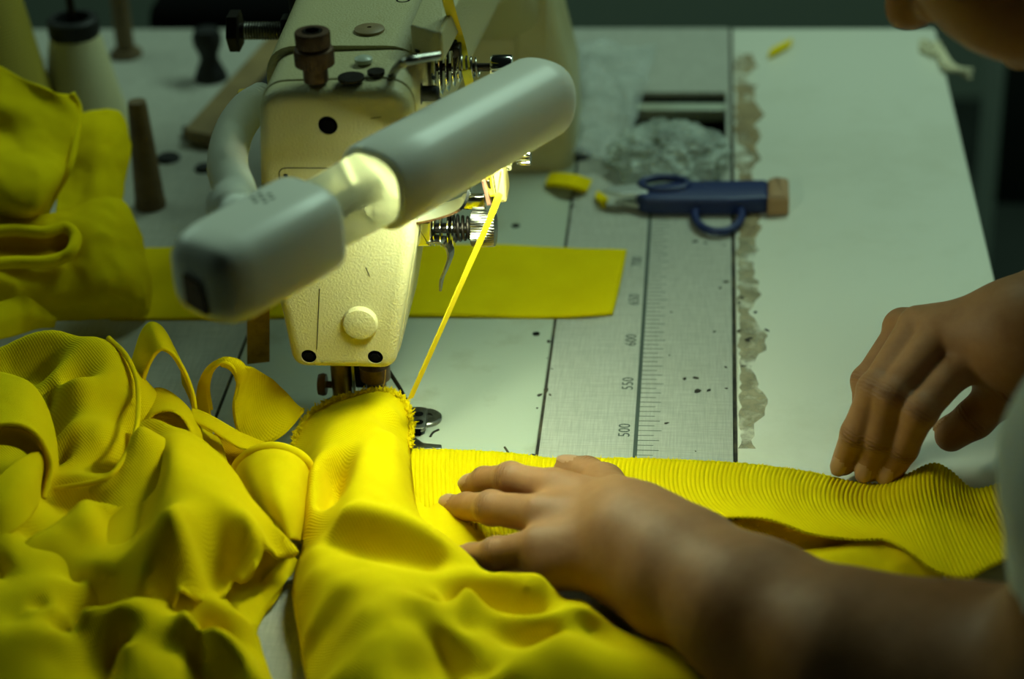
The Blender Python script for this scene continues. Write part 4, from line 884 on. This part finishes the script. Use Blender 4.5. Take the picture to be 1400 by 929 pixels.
# head, neck, shoulders
NOSE = V3(.0885, .930, .2625); hf = unit((-.64, .27, -.71)); hs_ = unit(np.cross((0, 0, 1), hf)); hu = np.cross(hf, hs_); HC = NOSE - hf * .124 + hu * .022
HA = np.array([hf, hs_, hu]); hp = lambda f, s, u: HC + hf * f + hs_ * s + hu * u
body.group([ell(hp(-.012, 0, .03), (.098, .076, .098), HA), ell(hp(.022, 0, -.03), (.068, .062, .082), HA)], k=.02, kin=.03)
body.group([ell(hp(.03, 0, -.078), (.05, .05, .034), HA), ell(hp(.068, 0, -.102), (.022, .024, .018), HA)] + [ell(hp(.060, s * .037, -.030), (.034, .032, .042), HA) for s in (-1, 1)], k=.025, kin=.02)
body.group([cone(hp(.084, 0, .022), hp(.112, 0, -.018), .008, .0125), ell(hp(.118, 0, -.021), (.014, .0125, .0115), HA)] + [ell(hp(.101, s * .0135, -.027), (.012, .0085, .009), HA) for s in (-1, 1)], k=.010, kin=.006)
body.group([cone(hp(.086, -.022, -.060), hp(.0965, -.006, -.055), .0045, .0065), cone(hp(.0965, -.006, -.055), hp(.0965, .006, -.055), .0065, .0065), cone(hp(.0965, .006, -.055), hp(.086, .022, -.060), .0065, .0045)], k=.007)
body.group([cone(hp(.085, -.020, -.062), hp(.094, 0, -.068), .0045, .0078), cone(hp(.094, 0, -.068), hp(.085, .020, -.062), .0078, .0045)], k=.006)
body.group([cone(hp(.082, s * .045, .028), hp(.088, s * .012, .026), .008, .009) for s in (-1, 1)], k=.014)
body.group([ell(hp(.096, s * .033, .010), (.014, .018, .012), HA) for s in (-1, 1)], k=.012, neg=True)
body.group([ell(hp(.078, s * .033, .009), (.013, .015, .0125), HA) for s in (-1, 1)], k=.004)
body.group([ell(hp(.104, s * .0068, -.0375), (.005, .0035, .005), HA) for s in (-1, 1)], k=.003, neg=True)
body.group([ell(hp(-.012, s * .077, -.005), (.020, .009, .032), HA) for s in (-1, 1)], k=.006)
NB = V3(.245, .985, .31)
body.group(chain([hp(-.03, 0, -.03), hp(-.035, 0, -.075) * .5 + NB * .5, NB], [.056, .054, .062]), k=.03, kin=.03)
body.group([cone(NB, LSh, .06, .042), cone(NB, RSh, .06, .055)], k=.04, kin=.03)
for c, A, r in nails: body.group([ell(c, r, A)], k=.0012)
V, Fq = sd_mesh(body, .00135)
cen = V[Fq].mean(1); mi = np.zeros(len(Fq))
for c, A, r in nails:
    q = (cen - c) @ A.T; mi[(np.linalg.norm(q / (r * V3(1.0, 1.0, 1.2)), axis=1) < 1.0) & (q[:, 2] > -.0008)] = 1
knu = np.zeros(len(V)); knm = np.zeros(len(V))
for c, t, n, r in knuck:
    q = V - c; a = q @ t; w_ = np.exp(-(a / .0034) ** 2) * np.clip((q @ n) / r - .45, 0, .6) * 1.6; w_[np.linalg.norm(q, axis=1) > r * 1.9] = 0
    up = w_ > knm; knu[up] = a[up] * 1000; knm[up] = w_[up]
PL = V3(.3, .98, -.02)
person = np_mesh('person', V, Fq, [M['skin'], M['nail']], None, PL, mi, {'knu': knu, 'knm': knm})
tag(person, 'person in a pale short sleeved top leaning over and guiding yellow fabric with both hands', 'person')
# clothing
sh = SDF()
sl = lambda t: LE + (LSh - LE) * t
sh.group(chain([LSh + V3(.008, 0, .0), sl(.84), sl(.66), sl(.46)], [.046, .050, .0585, .050]), k=.02, kin=.01)
sr = lambda t: RSh + (RE - RSh) * t
sh.group(chain([RSh + V3(.01, 0, 0), sr(.35), sr(.6)], [.068, .062, .062]), k=.03, kin=.02)
sh.group([cone(NB + V3(.03, 0, -.02), LSh + V3(.02, 0, 0), .068, .046), cone(NB + V3(.03, 0, -.02), RSh + V3(.015, 0, 0), .068, .066), cone(V3(.30, .90, .22), V3(.345, .92, -.18), .10, .115), cone(V3(.30, 1.06, .24), V3(.345, 1.05, -.18), .10, .115)], k=.04, kin=.06)
sh.group([cone(sl(.46) - (LSh - LE) * .02, LE - (LSh - LE) * .2, .0445, .0445), cone(sr(.6), sr(1.0), .052, .052)], k=.004, neg=True)
V, Fq = sd_mesh(sh, .004)
np_mesh('shirt', V, Fq, [simple('pale_jersey', (222, 226, 218), .85, 0, (700, .15, .0006))], person, PL)
hr = SDF(); hr.group([ell(hp(-.022, 0, .038), (.102, .084, .104), HA), ell(hp(-.13, 0, .03), (.035, .035, .04), HA)], k=.01, kin=.02)
hr.group([ell(hp(.085, 0, -.035), (.085, .09, .10), HA)], k=.012, neg=True)
V, Fq = sd_mesh(hr, .004); np_mesh('hair', V, Fq, [simple('black_hair', (16, 13, 11), .5, 0, (500, .4, .001))], person, PL)
tr = SDF()
for y in (.90, 1.07): tr.group(chain([V3(.36, y, -.24), V3(.0, y + .0, -.26), V3(-.02, y, -.68)], [.10, .07, .05]) + [cone(V3(-.02, y, -.715), V3(-.14, y, -.722), .032, .026)], k=.05, kin=.03)
V, Fq = sd_mesh(tr, .008); np_mesh('trousers', V, Fq, [simple('dark_trousers', (30, 32, 40), .9)], person, PL)
b = MB(); tube(b, [at_d(1382, 592, .93), at_d(1377, 594, .93), at_d(1374, 602, .93), at_d(1377, 609, .93), at_d(1383, 612, .93)], .0004, 6, samples=20); b.build('loose_thread', M['hose'], person)
# ================================================================== small things on the table
navy = simple('navy_plastic', (24, 40, 92), .45)
def zplate(mb, pts, z0, z1, r, bev, zp=None):
    zp = (z0 + z1) / 2 if zp is None else zp
    plate_z(mb, round_poly([at_z(px, py, zp)[:2] for px, py in pts], r), z0, z1, bev)
sn = thing('thread_snips', 'navy handled thread snips with a finger ring lying on the table seam', 'scissors', at_z(960, 272))
b = MB(); zplate(b, [(868, 274), (884, 262), (930, 256), (1050, 254), (1052, 280), (1000, 283), (905, 283), (880, 282)], .0015, .012, .004, .003); b.build('handle', navy, sn)
def oval(cx, cy, rx, ry, z, n=40): return [at_z(cx + rx * math.cos(a), cy + ry * math.sin(a), z) for a in np.linspace(0, 2 * PI, n, endpoint=False)]
def ring(mb, P, r, n=10):
    N = len(P); P = np.array(P); c = P.mean(0); secs = []
    for i in range(N):
        T = unit(P[(i + 1) % N] - P[i - 1]); u = unit(np.cross(T, (0, 0, 1))); v = np.cross(T, u)
        secs.append([P[i] + (u * math.cos(2 * PI * k / n) + v * math.sin(2 * PI * k / n)) * r for k in range(n)])
    mb.add([p for s in secs for p in s], grid_faces(N, n, cu=True, cv=True))
b = MB(); ring(b, oval(982, 294, 32, 23, .004), .0027); b.build('finger_ring', navy, sn)
b = MB(); ring(b, oval(908, 252, 32, 9, .012), .0026); b.build('spring_loop', navy, sn)
b = MB(); zplate(b, [(822, 262), (836, 256), (884, 253), (886, 266), (850, 268)], .010, .0125, .001, .0006); zplate(b, [(838, 276), (886, 270), (888, 282), (870, 282)], .003, .0055, .001, .0006); b.build('blade', simple('polished_blade', (225, 228, 222), .3, .6), sn)
b = MB(); zplate(b, [(1049, 255), (1060, 251), (1078, 254), (1079, 282), (1049, 284)], .001, .013, .002, .003); b.build('wrapped_end', simple('tan_wrapping', (170, 132, 92), .7), sn, label='tan taped butt end')
yscrap = M['yel']
def scrap(pts, wd, label, group=None):
    mb = MB(); ribbon(mb, [at_z(px, py, z / 1000) for px, py, z in pts], wd, (.15, 1, 0), .003, 30); o = mb.build('fabric_scrap', yscrap, None, loc=at_z(*pts[0][:2])); tag(o, label, 'fabric scrap', group)
scrap([(750, 246, 2), (765, 246, 6), (785, 249, 8), (805, 255, 2)], .017, 'curled yellow scrap beside the snips across the machine bed edge')
scrap([(816, 267, 2), (822, 272, 3), (829, 279, 1.6)], .010, 'tiny yellow scrap at the tip of the snips')
scrap([(1052, 74, 2), (1066, 66, 3), (1082, 58, 1.6)], .013, 'yellow scrap near the back edge of the table')
# crumpled plastic bag over the tray
def film_mat(name, alpha, col=(205, 215, 205), rough=.22):
    k = NT(name); b = k.b; v = k.coord(); b.inputs['Base Color'].default_value = lin(*col); b.inputs['Roughness'].default_value = rough; b.inputs['Specular IOR Level'].default_value = .7
    k.l(k.ramp(k.noise(v, 46, 5, .6), [(.3, (alpha * .5,) * 3), (.7, (min(1, alpha * 1.4),) * 3)]), b.inputs['Alpha']); k.bump(k.noise(v, 150, 5, .6), .8, .004); return k.m
def crumple(name, c, rad, mat, seed, amp=.28):
    bm = bmesh.new(); bmesh.ops.create_icosphere(bm, subdivisions=6, radius=1); V = []
    for v in bm.verts:
        n = v.co.normalized(); q = n * 2.1 + Vector((seed, seed * 2, 0))
        d = 1 + amp * (1 - 2.6 * abs(mnoise.noise(q))) + amp * .45 * (1 - 2.6 * abs(mnoise.noise(q * 2.3))) + amp * .2 * (1 - 2.6 * abs(mnoise.noise(q * 5)))
        V.append((c[0] + n.x * d * rad[0], c[1] + n.y * d * rad[1], max(c[2] + n.z * d * rad[2], .0006)))
    mb = MB(); mb.add(V, [[v.index for v in f.verts] for f in bm.faces]); bm.free(); return mb.build(name, mat, None, loc=(c[0], c[1], 0), sharp=0)
o = crumple('plastic_bag', at_z(914, 214, .008), (.034, .034, .017), film_mat('cloudy_bag', .5), 3.3, .2); tag(o, 'crumpled cloudy plastic bag lying over the table tray above the snips', 'plastic bag')
pf = patch('plastic_film', film_mat('thin_film', .26, (215, 222, 215)), [[(770, 215, 4), (800, 218, 9), (830, 222, 5), (862, 226, 2)], [(772, 170, 10), (800, 165, 16), (835, 170, 10), (870, 172, 3)], [(778, 110, 12), (805, 105, 18), (840, 108, 12), (885, 112, 3)], [(785, 62, 3), (810, 58, 8), (850, 58, 8), (900, 60, 2)]], None, loc=at_z(820, 150), nu=50, nv=50, th=.0004, wobble=.009, seed=21.)
tag(pf, 'wrinkled clear plastic film spread beside the machine column', 'plastic film')
# ---- far left: cones, posts, bars
def cone_mat(name, c1, c2):
    k = NT(name); v = k.coord(); w_ = k.n('ShaderNodeTexWave', wave_type='BANDS', bands_direction='Z'); w_.inputs['Scale'].default_value = 140; w_.inputs['Distortion'].default_value = 2; k.l(v, w_.inputs[0])
    k.l(k.mix(w_.outputs['Fac'], lin(*c1), lin(*c2)), k.b.inputs['Base Color']); k.b.inputs['Roughness'].default_value = .7; k.bump(w_.outputs['Fac'], .3, .001); return k.m
c = at_z(122, 186); tc = thing('thread_cone', 'pale thread cone with a black rimmed top at the table back', 'thread cone', c)
b = MB(); lathe(b, [(.030, 0), (.032, .003), (.0305, .012), (.0185, .074), (.017, .078)], c, (0, 0, 1), 48); b.build('thread_winding', cone_mat('pale_winding', (216, 212, 176), (190, 182, 128)), tc)
b = MB(); lathe(b, [(.0172, .077), (.0180, .079), (.0180, .089), (.0165, .0905), (.0125, .0905), (.012, .082), (.0001, .082)], c, (0, 0, 1), 40); b.build('cap', M['black'], tc, label='black plastic cap')
b = MB(); lathe(b, [(.003, 0), (.003, .20)], c, (0, 0, 1), 14); b.build('spindle', M['darksteel'], tc)
c = at_z(2, 212); tc = thing('thread_cone', 'large olive yellow thread cone behind the topmost folded garment', 'thread cone', c)
b = MB(); lathe(b, [(.046, 0), (.048, .004), (.046, .016), (.027, .14), (.025, .145)], c, (0, 0, 1), 48); b.build('thread_winding', cone_mat('olive_winding', (176, 160, 52), (140, 124, 30)), tc)
b = MB(); lathe(b, [(.0245, .143), (.0225, .160), (.0215, .165), (.0165, .165), (.0165, .15), (.0001, .15)], c, (0, 0, 1), 32); b.build('cone_tip', simple('grey_card', (150, 150, 130), .8), tc)
c = at_z(206, 282); o = MB(); lathe(o, [(.0105, 0), (.0105, .004), (.0100, .006), (.0064, .072), (.0058, .076), (.0001, .0765)], c, (0, 0, 1), 28); o = o.build('wooden_peg', M['woodpeg'], None, loc=c); tag(o, 'tapered brown wooden peg standing upright on the table', 'peg')
c = at_z(173, 76); ts = thing('thread_stand', 'thin dull rod on a round foot behind the pale thread cone', 'thread stand', c)
b = MB(); lathe(b, [(.0125, 0), (.0125, .003), (.011, .005), (.007, .0055)], c, (0, 0, 1), 28); b.build('foot', M['woodpeg'], ts)
b = MB(); lathe(b, [(.0072, .004), (.0072, .36)], c, (0, 0, 1), 16); b.build('rod', M['woodpeg'], ts)
c = at_z(289, 108); o = MB(); lathe(o, [(.0125, 0), (.0125, .003), (.0105, .008), (.0070, .016), (.0072, .020), (.0105, .028), (.0112, .034), (.009, .040), (.0001, .0415)], c, (0, 0, 1), 28); o = o.build('black_knob', M['black'], None, loc=c); tag(o, 'waisted black knob standing on the table left of the machine arm', 'knob')
gb_ = thing('guard_bar', 'flat tan bar slanting back along the machine with a black foot', 'bar', at_z(300, 170))
b = MB(); zplate(b, [(252, 184), (290, 192), (408, 50), (378, 44)], .003, .012, .002, .001, .008); b.build('bar', M['tan'], gb_)
b = MB(); zplate(b, [(248, 176), (252, 188), (292, 194), (288, 180)], 0, .006, .003, .001, .003); b.build('foot', M['black'], gb_)
b = MB(); zplate(b, [(325, 160), (338, 163), (412, 58), (405, 48)], 0, .010, .001, .001, .005); b.build('edge_strip', M['black'], gb_)
for px, py, r, lb in ((230, 218, .0085, 'black rubber plug in the table beside the wooden peg'), (279, 232, .0065, 'black rubber plug in the table beside the ribbed lamp hose'), (790, 212, .010, 'black round plug at the foot of the machine column')):
    c = at_z(px, py); o = MB(); lathe(o, [(r, 0), (r, .0015), (r * .85, .0028), (r * .4, .0022), (.0001, .002)], c, (0, 0, 1), 24); o = o.build('rubber_plug', M['black'], None, loc=c); tag(o, lb, 'plug')
b = MB(); box(b, (-.46, 1.605, -.74), (-.245, 1.85, .012), .02); box(b, (-.44, 1.60, -.5), (-.26, 1.606, -.05), .002); o = b.build('machine_housing', M['void'], None, loc=(-.35, 1.7, -.74)); tag(o, 'black housing of another machine standing behind the back table edge', 'machine')
# loose threads hanging from the table corner
b = MB()
for i in range(9):
    p0 = at_z(1283 + rng.normal(0, 3), 66 + rng.normal(0, 6), .001); q = at_z(1300 + rng.normal(0, 5), 88 + rng.normal(0, 4), .004); e = at_z(1322 + rng.normal(0, 5), 98 + rng.normal(0, 4), -.004 + rng.normal(0, .002))
    tube(b, [p0, q, e], .0016, 6, samples=14)
for i in range(4): tube(b, [at_z(1262 + rng.normal(0, 6), 62 + rng.normal(0, 4), .001), at_z(1272 + rng.normal(0, 4), 72 + rng.normal(0, 6), .003), at_z(1284, 64 + rng.normal(0, 5), .001)], .0016, 6, samples=12)
o = b.build('thread_tuft', simple('cream_thread', (214, 206, 172), .8), None, loc=at_z(1283, 66)); tag(o, 'tuft of cream thread hanging off the table corner', 'thread', kind='stuff')
# metal stand on the floor past the table
q = at_d(1352, 200, 2.25); st_ = thing('metal_stand', 'grey tubular metal stand on the floor beyond the table edge', 'stand', (q[0], q[1], -.75))
fm = simple('grey_metal', (170, 186, 172), .5, 0)
b = MB(); tube(b, [(q[0], q[1], -.75), (q[0], q[1], .14)], .0105, 12); b.build('post', fm, st_)
b = MB(); tube(b, [(q[0], q[1], -.05), (q[0] + .5, q[1] + .02, -.05)], .009, 10); b.build('rail', fm, st_)
b = MB(); tube(b, [(q[0] - .10, q[1] + .12, -.03), (q[0], q[1], -.03)], .007, 10); b.build('rail', fm, st_)
b = MB(); tube(b, [(q[0] + .5, q[1] + .02, -.75), (q[0] + .5, q[1] + .02, .14)], .0105, 12); b.build('post', fm, st_)
b = MB(); box(b, (q[0] + .01, q[1], -.40), (q[0] + .49, q[1] + .03, -.07), .003); b.build('panel', simple('dull_panel', (38, 44, 40), .7), st_)
for dx in (0, .5):
    b = MB(); tube(b, [(q[0] + dx, q[1] - .2, -.741), (q[0] + dx, q[1] + .2, -.741)], .009, 10); b.build('foot', fm, st_)
# ================================================================== light, world, camera
w = bpy.data.worlds.new('World'); S.world = w; w.use_nodes = True
w.node_tree.nodes['Background'].inputs[0].default_value = (.55, .80, .62, 1); w.node_tree.nodes['Background'].inputs[1].default_value = .004
def area(name, loc, aim, sx, sy, energy, col):
    l = bpy.data.lights.new(name, 'AREA'); l.shape = 'RECTANGLE'; l.size = sx; l.size_y = sy; l.energy = energy; l.color = col
    o = bpy.data.objects.new(name, l); COL.objects.link(o); o.location = loc
    o.rotation_euler = (Vector(aim) - Vector(loc)).to_track_quat('-Z', 'Y').to_euler(); return o
GREEN = (.64, 1.0, .76)
area('ceiling_tube', (.50, 1.85, 1.4), (.05, 1.1, 0), 1.2, .25, 11.5, GREEN)
area('side_fill', (-1.3, 1.7, 1.1), (-.1, 1.0, .1), 1.2, .25, 3.2, GREEN)  # low fill light added at the left to brighten the sleeve and hose
cd = bpy.data.cameras.new('Camera'); cam = bpy.data.objects.new('Camera', cd); COL.objects.link(cam); S.camera = cam
cd.sensor_width = 36; cd.sensor_fit = 'HORIZONTAL'; cd.lens = FPX / 1400 * 36; cd.clip_start = .02; cd.clip_end = 30
cam.matrix_world = Matrix([list(CR[0]) + [0], list(CR[1]) + [0], list(CR[2]) + [CAM_H], [0, 0, 0, 1]])
cd.dof.use_dof = True; cd.dof.focus_distance = 1.125; cd.dof.aperture_fstop = 4.6; cd.dof.aperture_blades = 7
S.view_settings.view_transform = 'Standard'; S.view_settings.look = 'None'; S.view_settings.gamma = 1; S.view_settings.exposure = .1
S.view_settings.use_curve_mapping = False
S.cycles.use_denoising = True; S.cycles.max_bounces = 8; S.cycles.caustics_reflective = False; S.cycles.caustics_refractive = False
